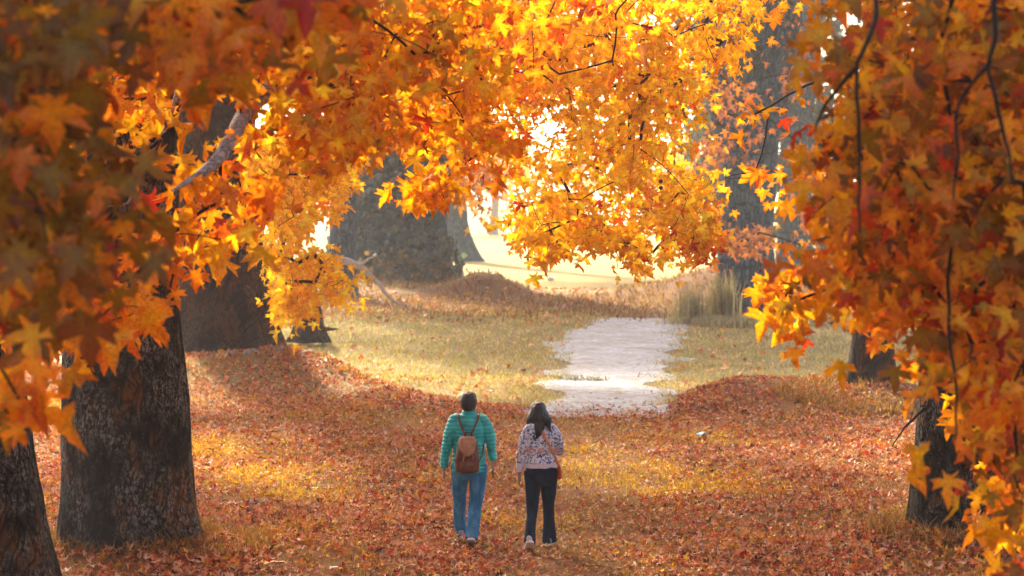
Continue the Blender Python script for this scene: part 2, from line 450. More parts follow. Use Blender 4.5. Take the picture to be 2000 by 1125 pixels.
def lets_sun_through(p):
    for x, y, z, r in PATCHES:
        v = p - Vector((x, y, z)); q = v - sd * v.dot(sd)
        if q.length < r * 1.25: return True
    for yy, x0, x1, z0, z1 in ((15.5, -3.4, 0.1, 4.2, 6.2), (27.5, -1.4, 3.8, 3.2, 6.8), (36.5, -5.2, -2.2, 2.2, 6.6)):
        if p.y > yy:
            q = p - sd * ((p.y - yy) / sd.y)
            if x0 < q.x < x1 and z0 < q.z < z1: return True
    return False
def crown_points(c, r, n, seed, clump=0.35, zmin_px=-60):
    """cluster points through an ellipsoid crown, kept above the top edge of the view"""
    rng = random.Random(seed); out_ = []; tries = 0
    while len(out_) < n and tries < n * 60:
        tries += 1
        v = Vector((rng.gauss(0, 1), rng.gauss(0, 1), rng.gauss(0, 1))).normalized() * rng.random() ** 0.4
        p = Vector((c[0] + v.x * r[0], c[1] + v.y * r[1], c[2] + v.z * r[2]))
        if p.y < 4: continue
        row = HOR - (p.z - CAMZ) / p.y * FPX
        if zmin_px is not None and row > zmin_px and abs(p.x / p.y * FPX) < 1250: continue
        if noise.noise(p * 0.45 + Vector((seed, 0, 0))) < clump - 0.5: continue
        if lets_sun_through(p): continue
        out_.append(p)
    return out_
def connect(roots, pts):
    """greedy spanning tree: every cluster joins the nearest wood already there"""
    pts = np.array([tuple(p) for p in pts]); R0 = np.array([tuple(p) for p in roots])
    allp = np.concatenate([R0, pts]); nR = len(R0); n = len(pts)
    best = np.full(n, np.inf); par = np.zeros(n, int)
    W = np.array([1, 1, 1.0])
    for i in range(nR):
        d = np.linalg.norm((pts - R0[i]) * W, axis=1); m = d < best; best[m] = d[m]; par[m] = i
    done = np.zeros(n, bool); order = []
    for _ in range(n):
        k = int(np.argmin(np.where(done, np.inf, best))); done[k] = True; order.append(k)
        dv = (pts - pts[k]) * W
        d = np.linalg.norm(dv, axis=1) + 0.35 * np.maximum(0, dv[:, 2])      # wood prefers to run downwards
        m = (~done) & (d < best); best[m] = d[m]; par[m] = nR + k
    cnt = np.ones(n)
    for k in order[::-1]:
        if par[k] >= nR: cnt[par[k] - nR] += cnt[k]
    return allp, nR, par, cnt
def twig_mesh(root, roots, pts, name='twigs', r0=0.0032, sides=5, sag=0.05, mat=None, rmax=0.06):
    allp, nR, par, cnt = connect(roots, pts); V = []; F = []; off = Vector(root.location); rng = random.Random(5)
    for k in range(len(cnt)):
        a = Vector(allp[par[k]]); b = Vector(allp[nR + k]); L = (b - a).length
        rb = min(rmax, r0 * cnt[k] ** 0.5); ra = rb if par[k] < nR else min(rmax, r0 * min(cnt[k] * 1.4, cnt[par[k] - nR]) ** 0.5)
        ra = max(ra, rb); m = 3 if L < 0.7 else 6
        jit = Vector((rng.uniform(-1, 1), rng.uniform(-1, 1), rng.uniform(-.2, 1))) * L * sag
        P = []
        for i in range(m + 1):
            t = i / m; P.append(a.lerp(b, t) + jit * math.sin(math.pi * t) + Vector((rng.uniform(-1, 1), rng.uniform(-1, 1), rng.uniform(-1, 1))) * L * 0.008 * (0 < i < m))
        v, f = tube_arrays(P, [ra + (rb - ra) * i / m for i in range(m + 1)], sides)
        base = len(V); V += [q - off for q in v]; F += [tuple(x + base for x in g) for g in f]
    if V:
        o = link(name, mesh_np(name, np.array(V), np.array(F), True), mat or MAT_TWIG, root); tag(o, kind='stuff')

def clusters_to_leaves(pts, per, spread, size, weights, droop=1.0, face=(0, -0.9, 0.35), facew=0.8):
    pts = np.array([tuple(p) for p in pts]); n = len(pts) * per
    c = np.repeat(pts, per, 0); off = RNG.normal(0, 1, (n, 3)) * np.array([spread, spread, spread * 0.8]); off[:, 2] -= spread * 0.5
    pos = c + off; pos[:, 2] += size * .45
    tip = RNG.normal(0, 0.45, (n, 3)); tip[:, 2] -= droop; tip += off / (spread + 1e-6) * 0.18
    nrm = RNG.normal(0, facew, (n, 3)) + np.array(face)
    sz = size * RNG.uniform(0.5, 1.35, n)
    own = palette(n, weights); shared = np.repeat(palette(len(pts), weights), per, 0) * RNG.uniform(.88, 1.12, (n, 1))
    col = np.where((RNG.random(n) < .55)[:, None], shared * .8 + own * .2, own)
    return pos, frames(tip, nrm), sz, col

class Foliage:
    def __init__(s): s.pos = []; s.M = []; s.sz = []; s.col = []
    def add(s, q): s.pos.append(q[0]); s.M.append(q[1]); s.sz.append(q[2]); s.col.append(q[3])
    def build(s, root, n_obj=300, variants=None, mat=MAT_LEAF, name='foliage'):
        pos = np.concatenate(s.pos); M = np.concatenate(s.M); sz = np.concatenate(s.sz); col = np.concatenate(s.col)
        px = pos[:, 0] / pos[:, 1] * FPX + 1000; py = HOR - (pos[:, 2] - CAMZ) / pos[:, 1] * FPX
        inv = (px > -20) & (px < 2020) & (py > -20) & (py < 1140) & (pos[:, 1] > 2)
        score = np.where(inv, sz / pos[:, 1], 0); order = np.argsort(-score)
        big = [i for i in order[:n_obj] if score[i] > 0]
        off = Vector(root.location)
        for i in big:
            o = D.objects.new('leaf', LEAF_MESHES[int(RNG.integers(0, len(LEAF_MESHES)))]); COL.objects.link(o); o.parent = root
            mm = Matrix([list(r) for r in M[i]]).to_4x4()
            mm = Matrix.Translation(Vector(pos[i]) - off) @ mm @ Matrix.Scale(float(sz[i]), 4)
            o.matrix_local = mm; o.color = (*[float(x) for x in col[i]], 1)
        rest = np.ones(len(pos), bool); rest[big] = False
        joined_leaves(name, pos[rest], M[rest], sz[rest], col[rest], variants or LEAVES, mat, root, tuple(off))
def canopy(root, pts, per, spread, size, weights, name='crown'):
    q = clusters_to_leaves(pts, per, spread, size, weights, 0.5, (0, 0, 0.6), 0.8)
    joined_leaves(name, q[0], q[1], q[2], q[3], LEAVES_MIN, MAT_LEAF, root, tuple(root.location))

def tree_root(px, py, d, label, group='chinar trees of the avenue', name='chinar_tree'):
    p = at(px, py, d); z = hgt(p.x, p.y)
    return empty(name, (p.x, p.y, z), label, 'tree', group)

# ---- tree 0: far left edge, black trunk
def build_trees():
    # ------- dark trunk on the left edge + blurred olive foliage in front
    T0 = tree_root(10, 1200, 18.8, 'black leaning trunk cut by the left edge of the frame, widening at its foot')
    g = T0.location
    def c(px, py, d): return tuple(at(px, py, d))
    trunk_part(T0, [(*c(28, 1235, 18.8), .58), (*c(10, 1120, 18.8), .50), (*c(-12, 980, 18.8), .44), (*c(-40, 800, 18.8), .42), (*c(-60, 640, 18.8), .40),
                    (*c(-70, 400, 18.8), .38), (*c(-90, 0, 18.8), .37), (-5.2, 18.6, 9.5, .33), (-5.1, 18.2, 13, .2)], MAT_BARK, 3.1, flute=0.14)
    L = []
    L += limb_part(T0, [(-5.1, 18.7, 6.9, .2), (-4.2, 15, 8.0, .15), (-3.0, 11, 7.6, .10), (-1.9, 8.4, 6.3, .05)], MAT_BARK, seed=1)
    L += limb_part(T0, [(-5.1, 18.7, 6.2, .16), (-4.2, 14, 6.8, .11), (-2.6, 9.5, 6.2, .07), (-1.2, 8.2, 5.6, .04)], MAT_BARK, seed=2)
    polyA = [(-60, -60), (250, -60), (235, 60), (262, 200), (240, 300), (240, 420), (258, 500), (285, 555), (230, 575), (150, 580), (110, 620), (60, 660), (20, 760), (-60, 800)]
    A = mass_points(polyA, 6.8, 9.4, 95, 0, 21, rad=.16)
    A2 = mass_points([(250, -60), (720, -60), (690, 60), (640, 110), (560, 90), (450, 150), (300, 190), (240, 150)], 7.6, 9.5, 34, 0, 22)
    A3 = mass_points([(0, 730), (60, 690), (70, 820), (-10, 850)], 8.2, 9, 4, 0, 23, rad=.05)
    fo = Foliage()
    fo.add(clusters_to_leaves(A, 8, .13, .155, {'olive': 11, 'orange': 3.2, 'red': 1.0, 'brown': 2.4, 'amber': 1.2}))
    fo.add(clusters_to_leaves(A2, 8, .13, .155, {'orange': 6, 'olive': 3, 'red': .9, 'amber': 2}))
    fo.add(clusters_to_leaves(A3, 5, .08, .17, {'orange': 5, 'olive': 3, 'amber': 3}))
    fo.build(T0)
    twig_mesh(T0, L[5:], A + A2 + A3, mat=MAT_TWIG, rmax=.012)
    canopy(T0, crown_points((-5.5, 15, 8.8), (5.5, 6, 3.4), 650, 31, .05), 9, .35, .26, {'orange': 4, 'amber': 3, 'olive': 3})

    # ------- tree 1: the big dark trunk on the left
    T1 = tree_root(258, 1082, 22, 'massive dark lichen-spotted trunk standing in the left foreground, a small pale tag on its bark')
    trunk_part(T1, [(*c(272, 1115, 22), .98), (*c(260, 1055, 22), .79), (*c(252, 970, 22), .71), (*c(246, 850, 22), .685), (*c(240, 700, 22), .64), (*c(236, 560, 22), .61),
                    (*c(238, 400, 22), .59), (*c(245, 200, 22), .57), (-4.1, 22, 6.5, .54), (-4.0, 22, 9, .42), (-3.8, 22.2, 13, .25)], MAT_BARK, 1.7, rings=190, segs=140, flute=0.2, flare_h=.5)
    L = []
    L += limb_part(T1, [(-4.1, 21.8, 7.2, .2), (-3.0, 18.5, 8.0, .15), (-1.9, 15.5, 7.4, .10), (-0.9, 13.5, 6.2, .05)], MAT_BARK, seed=4)
    L += limb_part(T1, [(-4.0, 21.8, 6.6, .22), (-2.6, 19, 7.9, .16), (-1.0, 17, 7.6, .10), (-0.3, 16, 6.4, .05)], MAT_BARK, seed=5)
    # the smooth pale limb hanging across the trunks
    L += limb_part(T1, [(-3.9, 21.8, 6.9, .12), (*c(515, 100, 15.0), .062), (*c(482, 215, 13.4), .052), (*c(442, 285, 13.0), .046), (*c(412, 325, 12.8), .038), (*c(372, 352, 12.6), .022), (*c(335, 372, 12.5), .008)], MAT_LIMB, seed=6, wob=.015)
    L += limb_part(T1, [(*c(340, 120, 15), .018), (*c(345, 180, 14.6), .016), (*c(322, 255, 14.4), .018), (*c(285, 305, 14.2), .015), (*c(262, 350, 14), .012), (*c(262, 372, 14), .011), (*c(246, 398, 13.9), .008), (*c(205, 405, 13.8), .004)], MAT_LIMB, seed=7, wob=.02)
    polyB = [(-60, 60), (250, 60), (420, 0), (760, -30), (900, 0), (900, 150), (790, 170), (740, 230), (700, 270), (640, 290), (600, 310), (510, 310), (500, 250), (480, 170), (330, 165), (300, 215), (230, 240), (100, 300)]
    B = mass_points(polyB, 12.5, 17, 135, 0, 41, [(545, 220, 20, 20), (385, 225, 125, 80)])
    Bs = mass_points([(250, 170), (500, 150), (540, 300), (500, 360), (380, 400), (260, 400)], 12.5, 15, 8, 0, 40, [(380, 200, 40, 45), (300, 285, 40, 35), (460, 240, 30, 45)], rad=.04)
    Bt = [at(x, y, 13.2) for x, y in ((300, 345), (345, 335), (300, 285), (365, 300), (255, 310), (470, 200), (430, 345), (330, 255))]
    Bs += Bt
    B2 = mass_points([(330, 430), (420, 420), (480, 440), (510, 480), (440, 530), (380, 560), (300, 560), (250, 520), (270, 470)], 12.5, 14.5, 15, 0, 42, rad=.06)
    B3 = mass_points([(60, 540), (260, 540), (350, 590), (340, 630), (250, 640), (200, 680), (100, 660)], 11, 13, 22, 0, 43, rad=.07)
    B4 = mass_points([(0, 440), (120, 440), (140, 640), (90, 720), (0, 700)], 12, 15, 24, 0, 44)
    B5 = mass_points([(400, 360), (500, 350), (520, 400), (480, 440), (420, 420)], 13, 15, 6, 0, 45, rad=.03)
    F1 = mass_points([(800, -40), (980, -40), (970, 180), (975, 300), (945, 340), (900, 300), (850, 240), (790, 130)], 16, 20, 80, 0, 46, rad=.08)
    F2 = mass_points([(780, 335), (860, 320), (900, 350), (900, 405), (860, 405), (815, 440), (795, 400)], 17.5, 18.5, 16, 0, 47, rad=.06)
    F3 = mass_points([(600, 190), (740, 225), (1000, 215), (1000, 255), (880, 262), (760, 262), (640, 280)], 14, 17, 26, 0, 48, [(740, 205, 50, 18)], rad=.06)
    B6 = mass_points([(-60, 60), (420, 0), (800, -40), (760, 180), (480, 160), (330, 150), (200, 240), (-60, 240)], 15, 18, 62, 0, 49, [(390, 215, 130, 70)])
    fo = Foliage()
    fo.add(clusters_to_leaves(B + B6, 12, .16, .128, {'orange': 5, 'amber': 7, 'yellow': 3.5, 'red': .8, 'olive': .8}))
    fo.add(clusters_to_leaves(Bs, 3, .07, .18, {'orange': 6, 'amber': 5, 'red': 1}))
    fo.add(clusters_to_leaves(B2 + B5, 5, .10, .18, {'orange': 6, 'amber': 5, 'red': 2, 'yellow': 1}))
    fo.add(clusters_to_leaves(B3, 5, .11, .18, {'orange': 6, 'amber': 4, 'red': 1, 'olive': 1}))
    fo.add(clusters_to_leaves(B4, 6, .13, .18, {'orange': 6, 'red': 2.5, 'amber': 2}))
    fo.add(clusters_to_leaves(F1 + F3, 10, .16, .13, {'orange': 5, 'amber': 6, 'red': 1.2, 'pink': .5, 'yellow': 3}))
    fo.add(clusters_to_leaves(F2, 7, .08, .15, {'orange': 5, 'amber': 5, 'red': .5}))
    fo.build(T1)
    twig_mesh(T1, L[8:], B + Bs + B2 + B3 + B4 + B5 + B6 + F1 + F2 + F3, rmax=.014)
    canopy(T1, crown_points((-3.2, 21, 9.8), (6, 5.5, 3.4), 200, 51), 9, .35, .26, {'orange': 4, 'amber': 4, 'red': 1, 'yellow': 2})
    # the tag nailed to the bark
    # ------- tree 2: second trunk on the left, farther
    T2 = tree_root(440, 725, 45, 'broad brown trunk behind the dark left one, rising from a leafy bank with grey stones')
    trunk_part(T2, [(*c(452, 752, 45), 1.55), (*c(450, 715, 45), 1.34), (*c(447, 660, 45), 1.17), (*c(440, 580, 45), 1.06), (*c(430, 480, 45), .98), (*c(420, 350, 45), .93),
                    (*c(412, 200, 45), .92), (*c(405, 0, 45), .9), (-6.5, 45, 11, .7), (-6.2, 45, 16, .4)], MAT_BARK_BROWN, 6.2, flute=0.16, flare_h=.9)
    L = []
    L += limb_part(T2, [(-6.3, 44.8, 8.2, .35), (-5.2, 41, 10, .25), (-4.2, 38, 9.6, .15), (-3.6, 36, 8.2, .08)], MAT_BARK_BROWN, seed=8)
    L += limb_part(T2, [(-6.3, 45, 9, .3), (-4.5, 44, 10.5, .2), (-3.0, 42, 9.6, .1), (-2.2, 40, 8.5, .06)], MAT_BARK_BROWN, seed=9)
    D1 = mass_points([(480, 230), (640, 250), (740, 170), (800, 150), (760, 240), (690, 330), (660, 350), (690, 380), (640, 420), (590, 430), (560, 470), (520, 460), (490, 380)], 32, 40, 200, 0, 61)
    D2 = mass_points([(520, 450), (590, 470), (640, 490), (700, 545), (690, 590), (640, 580), (600, 560), (620, 620), (560, 640), (535, 600), (530, 520)], 34, 39, 75, 0, 62, rad=.1, gaps=[(590, 480, 20, 22), (600, 560, 20, 15)])
    fo = Foliage()
    fo.add(clusters_to_leaves(D1, 10, .20, .17, {'yellow': 12, 'amber': 2, 'orange': .6}))
    fo.add(clusters_to_leaves(D2, 9, .17, .165, {'yellow': 12, 'amber': 2, 'orange': .5}))
    fo.build(T2)
    twig_mesh(T2, L[10:], D1 + D2, r0=.004)
    canopy(T2, crown_points((-6.5, 42, 12.5), (7, 7, 4), 450, 71, .28), 10, .45, .34, {'yellow': 5, 'amber': 4, 'orange': 2})
    canopy(T2, crown_points((-4.0, 55.5, 12.2), (3.2, 6.0, 2.4), 430, 73, 0.0), 10, .45, .34, {'yellow': 5, 'amber': 4, 'orange': 2}, 'added_shade_crown')  # added leaf mass above the view, set along the sun's rays to shade the path
    canopy(T2, crown_points((-7.5, 46, 8.5), (4.5, 3, 2.5), 170, 72, .25, None), 10, .4, .26, {'yellow': 5, 'amber': 4, 'orange': 2}, 'low_shade_crown')  # leaf clusters added to block sun on either side of the trunk's shadow

    # ------- tree 5: middle right trunk, its boughs carry the golden curtain over the path
    T5 = tree_root(1705, 795, 37, 'slim grey trunk flaring at its foot on the leafy bank at middle right')
    trunk_part(T5, [(*c(1712, 840, 37), .95), (*c(1706, 790, 37), .62), (*c(1702, 730, 37), .47), (*c(1704, 660, 37), .38), (*c(1710, 560, 37), .34), (*c(1715, 300, 37), .31), (*c(1718, 0, 37), .29), (6.3, 36.5, 9.5, .24), (6.0, 36, 14, .14)], MAT_BARK_BROWN, 9.4, rings=110, segs=72, flute=.3, flare_h=.6)
    L = []
    L += limb_part(T5, [(6.5, 36.8, 8.0, .16), (5.0, 34, 9.6, .15), (3.2, 31, 9.4, .11), (1.8, 28.5, 8.2, .07), (1.0, 27, 7.2, .04)], MAT_BARK, seed=11)
    L += limb_part(T5, [(6.4, 36.7, 8.8, .15), (4.6, 32.5, 9.4, .12), (3.2, 28, 8.4, .08), (2.4, 26, 7.2, .04)], MAT_BARK, seed=12)
    L += limb_part(T5, [(6.4, 36.7, 9.2, .14), (3.6, 33, 10.2, .12), (1.0, 31, 9.4, .08), (-0.4, 29, 7.6, .04)], MAT_BARK, seed=13)
    polyE = [(900, -60), (1520, -60), (1490, 60), (1450, 110), (1400, 150), (1370, 200), (1340, 230), (1330, 300), (1395, 340), (1405, 380), (1385, 440), (1390, 490), (1330, 470),
             (1300, 500), (1265, 525), (1225, 490), (1180, 465), (1120, 455), (1100, 480), (1060, 520), (1035, 500), (1030, 470), (990, 460), (1010, 420), (985, 370), (950, 330), (985, 290), (960, 240), (930, 180), (880, 120)]
    gapsE = [(1066, 222, 40, 58), (1105, 300, 32, 38), (1135, 350, 34, 28), (1035, 320, 28, 50), (1110, 50, 34, 40), (1180, 395, 34, 26), (1240, 440, 26, 20), (1330, 120, 26, 20), (1160, 130, 22, 22)]
    E1 = mass_points(polyE, 24, 30.5, 400, 0.12, 81, gapsE)
    E2 = mass_points([(1330, 460), (1390, 420), (1400, 490), (1320, 500)], 25, 28, 14, 0, 82, rad=.05)
    E3 = mass_points([(1000, 430), (1200, 440), (1280, 500), (1240, 515), (1150, 455), (1080, 505), (1040, 500)], 25, 27, 30, 0, 83, rad=.05)
    fo = Foliage()
    fo.add(clusters_to_leaves(E1, 12, .20, .145, {'yellow': 13, 'amber': 4, 'orange': 1.2, 'red': .35, 'olive': .4}))
    fo.add(clusters_to_leaves(E3, 9, .15, .15, {'yellow': 9, 'amber': 5, 'orange': 1, 'red': .3, 'olive': .8}))
    fo.add(clusters_to_leaves(E2, 8, .15, .15, {'orange': 6, 'red': 2, 'amber': 3, 'yellow': 2}))
    E4 = mass_points([(930, -40), (1300, -40), (1250, 120), (1150, 200), (1060, 170), (960, 220), (900, 100)], 21, 24, 24, 0, 84)
    fo.add(clusters_to_leaves(E4, 6, .16, .19, {'orange': 6, 'red': 2.5, 'amber': 3, 'pink': .6}))
    fo.build(T5)
    twig_mesh(T5, L[20:], E1 + E2 + E3 + E4, r0=.0036, rmax=.022)
    canopy(T5, crown_points((4.5, 35, 11.8), (7, 6, 3.4), 290, 91), 9, .4, .3, {'yellow': 5, 'amber': 4, 'orange': 2})

    # ------- tree 6: right foreground
    T6 = tree_root(1860, 1065, 22.4, 'dark trunk at the right, half hidden behind the hanging rust-red foliage')
    trunk_part(T6, [(*c(1866, 1100, 22.4), .68), (*c(1866, 1050, 22.4), .55), (*c(1872, 960, 22.4), .50), (*c(1880, 800, 22.4), .47), (*c(1895, 560, 22.4), .46), (*c(1915, 250, 22.4), .47),
                    (*c(1925, 0, 22.4), .50), (5.3, 22.3, 8, .42), (5.2, 22, 12, .22)], MAT_BARK, 4.4, rings=150, flute=.2, flare_h=.45)
    L = []
    L += limb_part(T6, [(5.2, 22.2, 6.8, .2), (4.6, 17, 8.2, .16), (3.4, 11.5, 7.4, .10), (2.2, 8.6, 6.0, .05)], MAT_BARK, seed=14)
    L += limb_part(T6, [(5.2, 22.2, 7.4, .18), (3.9, 17, 8.4, .13), (2.6, 13, 7.2, .08), (1.9, 11, 6.0, .04)], MAT_BARK, seed=15)
    # black drooping strands seen through the leaves
    S1 = limb_part(T6, [(*c(1700, -120, 8.6), .013), (*c(1712, 20, 8.4), .011), (*c(1690, 90, 8.3), .010), (*c(1672, 135, 8.3), .009), (*c(1678, 260, 8.3), .008), (*c(1678, 380, 8.3), .006), (*c(1680, 455, 8.3), .005)], MAT_TWIG, 'branch', 7, 36, .012, 16)
    S2 = limb_part(T6, [(*c(1672, 135, 8.3), .012), (*c(1630, 180, 8.4), .009), (*c(1600, 230, 8.5), .006), (*c(1590, 260, 8.5), .004)], MAT_TWIG, 'branch', 6, 16, .008, 17)
    S3 = limb_part(T6, [(*c(1945, -120, 8.2), .014), (*c(1943, 60, 8.1), .012), (*c(1930, 130, 8.1), .008), (*c(1942, 180, 8.1), .009), (*c(1960, 260, 8.1), .008), (*c(1982, 365, 8.1), .005)], MAT_TWIG, 'branch', 7, 36, .012, 18)
    S4 = limb_part(T6, [(*c(1935, 120, 8.2), .010), (*c(1885, 180, 8.3), .008), (*c(1868, 230, 8.3), .007), (*c(1870, 300, 8.3), .006), (*c(1862, 390, 8.3), .005)], MAT_TWIG, 'branch', 6, 24, .010, 19)
    S5 = limb_part(T6, [(*c(1770, -100, 9.6), .014), (*c(1860, 250, 9.4), .010), (*c(1862, 420, 9.3), .009), (*c(1850, 600, 9.2), .008), (*c(1868, 760, 9.1), .006), (*c(1865, 860, 9), .004)], MAT_TWIG, 'branch', 6, 36, .02, 20)
    polyG = [(1620, -60), (2060, -60), (2060, 1180), (1985, 1120), (1960, 1050), (1900, 1000), (1905, 930), (1860, 860), (1840, 780), (1800, 725), (1745, 700), (1690, 650), (1610, 650), (1575, 640),
             (1580, 600), (1530, 560), (1550, 480), (1585, 420), (1535, 380), (1560, 300), (1595, 270), (1565, 170), (1545, 110), (1590, 60), (1600, 20)]
    gapsG = [(1880, 760, 50, 40)]
    G1 = mass_points(polyG, 8.8, 11.5, 195, 0, 101, rad=.17, gaps=[(1850, 880, 90, 130), (1690, 50, 25, 45), (1880, 60, 45, 50), (1640, 145, 22, 25), (1970, 100, 30, 30)])
    G2 = mass_points([(p[0] + 15, p[1]) for p in polyG], 11.5, 15.5, 185, 0, 102, rad=.17, gaps=[(1690, 40, 22, 40), (1870, 60, 40, 50), (1860, 900, 40, 120)])
    G3 = mass_points([(1480, 540), (1560, 540), (1600, 600), (1560, 640), (1500, 600)], 14, 15.5, 10, 0, 103, rad=.08)
    H1 = mass_points([(1400, 200), (1460, 180), (1540, 200), (1560, 260), (1500, 250), (1440, 230)], 16, 18, 15, 0, 104, rad=.06)[:4]
    H2 = mass_points([(1330, 340), (1430, 330), (1540, 310), (1550, 350), (1480, 360), (1400, 365), (1350, 380)], 17, 19, 14, 0, 105, rad=.03)[:4]
    fo = Foliage()
    wG = {'olive': 5, 'amber': 3.5, 'orange': 6, 'red': 2.0, 'brown': 2}
    fo.add(clusters_to_leaves(G1, 11, .16, .125, wG))
    fo.add(clusters_to_leaves(G2, 12, .18, .125, {'olive': 3, 'amber': 4, 'orange': 7, 'red': 2, 'brown': 1}))
    fo.add(clusters_to_leaves(G3, 5, .12, .17, {'orange': 6, 'red': 1.5, 'amber': 4, 'yellow': 2}))
    fo.add(clusters_to_leaves(H1 + H2, 3, .13, .15, {'orange': 6, 'red': 2.5, 'amber': 3, 'pink': 1}))
    fo.build(T6)
    twig_mesh(T6, L[10:] + S1[4:] + S2 + S3[4:] + S4 + S5[4:], G1 + G2 + G3 + H1 + H2, rmax=.012)
    canopy(T6, crown_points((3.6, 17, 9.6), (6.5, 6.5, 3.2), 480, 111), 9, .35, .26, {'orange': 4, 'amber': 3, 'olive': 2, 'red': 1})
    canopy(T6, crown_points((0.2, 16, 9.6), (4.2, 5, 2.4), 480, 112, .08), 9, .35, .26, {'orange': 4, 'amber': 3, 'olive': 3}, 'added_shade_crown')  # extra crown out of view, added to darken the right foreground leaves
    # bare sticks at the foot
    limb_part(T6, [(*c(1802, 800, 22.2), .02), (*c(1782, 820, 22), .014), (*c(1765, 838, 21.9), .010), (*c(1742, 872, 21.8), .005)], MAT_TWIG, 'dead_branch', 6, 14, .02, 22)
    limb_part(T6, [(*c(1785, 800, 22.1), .004), (*c(1776, 826, 22.0), .006), (*c(1770, 834, 21.95), .007)], MAT_TWIG, 'dead_branch', 6, 8, .01, 23)

    # ------- far trees
    T3 = tree_root(770, 570, 88, 'huge grey-green ivy-clad trunk in the mist, left of the sunlit clearing', 'misty trees beyond the meadow')
    def P3(px, py, r): return (*c(px, py, 88), r)
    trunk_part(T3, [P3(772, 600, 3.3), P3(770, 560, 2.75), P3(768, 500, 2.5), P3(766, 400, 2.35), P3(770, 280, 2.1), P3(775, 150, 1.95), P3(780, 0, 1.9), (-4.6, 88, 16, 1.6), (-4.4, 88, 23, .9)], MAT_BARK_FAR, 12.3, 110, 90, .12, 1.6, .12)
    # ivy on it
    n = 5200; th = RNG.uniform(math.pi, 2 * math.pi, n); zz = RNG.uniform(0.2, 13, n)
    rr = np.interp(zz, [0, 1, 3, 6, 13], [3.1, 2.75, 2.5, 2.35, 1.98]) + np.abs(RNG.normal(0, .14, n)) + .5 * np.maximum(0, np.array([noise.noise(Vector((a_ * 2.2, z_ * .7, 3))) for a_, z_ in zip(th, zz)]))
    cx = np.interp(zz, [0, 13], [-5.05, -4.85])
    pos = np.stack([cx + rr * np.cos(th), 88 + rr * np.sin(th), zz], 1)
    keep = np.array([noise.noise(Vector(p) * 0.6) > -0.12 for p in pos]); pos = pos[keep]; th = th[keep]
    nrm = np.stack([np.cos(th), np.sin(th), RNG.normal(.4, .4, len(th))], 1); tip = RNG.normal(0, .4, (len(th), 3)); tip[:, 2] -= 1
    cc = np.array([(0.08, 0.115, 0.125), (0.11, 0.15, 0.155), (0.18, 0.22, 0.21), (0.055, 0.08, 0.09)])[RNG.integers(0, 4, len(th))]  # ivy colours lightened to blue-grey, painting the mist into the leaves
    joined_leaves('ivy', pos, frames(tip, nrm), RNG.uniform(.18, .42, len(th)), cc, LEAVES_MIN, MAT_GRASS, T3, tuple(T3.location))
    m = 3600; bx = np.minimum(RNG.normal(-5.6, 2.1, m), RNG.normal(-2.9, .25, m)); by = RNG.normal(84.5, 1.4, m)
    bz = np.array([hgt(a_, b_) for a_, b_ in zip(bx, by)]) + RNG.random(m) ** 1.6 * 1.0 * np.clip(.7 + np.array([noise.noise(Vector((a_ * .9, b_ * .9, 7))) for a_, b_ in zip(bx, by)]), .1, 1.3)
    tip = RNG.normal(0, 1, (m, 3)); nn_ = RNG.normal(0, 1, (m, 3))
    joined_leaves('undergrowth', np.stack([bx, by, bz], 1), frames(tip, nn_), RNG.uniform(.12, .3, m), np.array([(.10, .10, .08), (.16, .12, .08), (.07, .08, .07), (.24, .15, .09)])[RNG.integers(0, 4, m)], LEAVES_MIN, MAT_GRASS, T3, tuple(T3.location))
    canopy(T3, crown_points((-6, 86, 19), (10, 8, 6), 420, 121), 9, .8, .6, {'amber': 4, 'yellow': 4, 'olive': 2})
    I0 = mass_points([(870, 330), (960, 300), (990, 360), (960, 410), (900, 420), (880, 390)], 70, 78, 20, 0, 122)
    fo = Foliage(); fo.add(clusters_to_leaves(I0, 9, .35, .3, {'pink': 5, 'amber': 3, 'orange': 3})); fo.build(T3, 0, LEAVES_LO)
    Lb = limb_part(T3, [(-4.5, 86, 13, .4), (-3.5, 80, 12, .25), (-2.4, 75, 8, .12), (-2.0, 74, 5.2, .05)], MAT_BARK_FAR, seed=24)
    twig_mesh(T3, Lb[10:], I0, r0=.01)
    # trunk peeping out behind it
    T3b = tree_root(895, 500, 118, 'faint grey trunk leaning out behind the huge ivy-clad one', 'misty trees beyond the meadow')
    trunk_part(T3b, [(*c(902, 522, 118), 1.5), (*c(900, 500, 118), 1.15), (*c(893, 470, 118), .95), (*c(885, 420, 118), .8), (*c(880, 300, 118), .75), (*c(875, 100, 118), .7), (-3.6, 118, 22, .4)], MAT_BARK_FAR, 2.2, 60, 50, .2, 1.5)
    canopy(T3b, crown_points((-3.5, 118, 22), (7, 6, 4), 160, 131), 8, .9, .7, {'amber': 4, 'yellow': 4})
    T4 = tree_root(1455, 610, 68, 'blue-grey misty trunk at right of the pale path, rusty sprays hanging before it', 'misty trees beyond the meadow')
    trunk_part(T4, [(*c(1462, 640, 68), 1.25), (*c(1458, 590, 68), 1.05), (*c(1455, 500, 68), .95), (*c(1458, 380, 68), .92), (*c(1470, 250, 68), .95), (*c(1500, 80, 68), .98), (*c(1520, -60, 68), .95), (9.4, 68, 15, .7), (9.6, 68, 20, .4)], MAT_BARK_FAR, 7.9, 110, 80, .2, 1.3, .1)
    Lb = limb_part(T4, [(8.4, 67.6, 7.8, .35), (7.4, 65, 9.6, .25), (6.6, 63, 8.6, .12), (6.2, 62, 6, .06)], MAT_BARK_FAR, seed=25)
    limb_part(T4, [(*c(1440, 330, 68), .5), (*c(1415, 230, 68), .45), (*c(1392, 120, 68), .38), (*c(1370, -40, 68), .3), (*c(1350, -200, 68), .2)], MAT_BARK_FAR, seed=26)
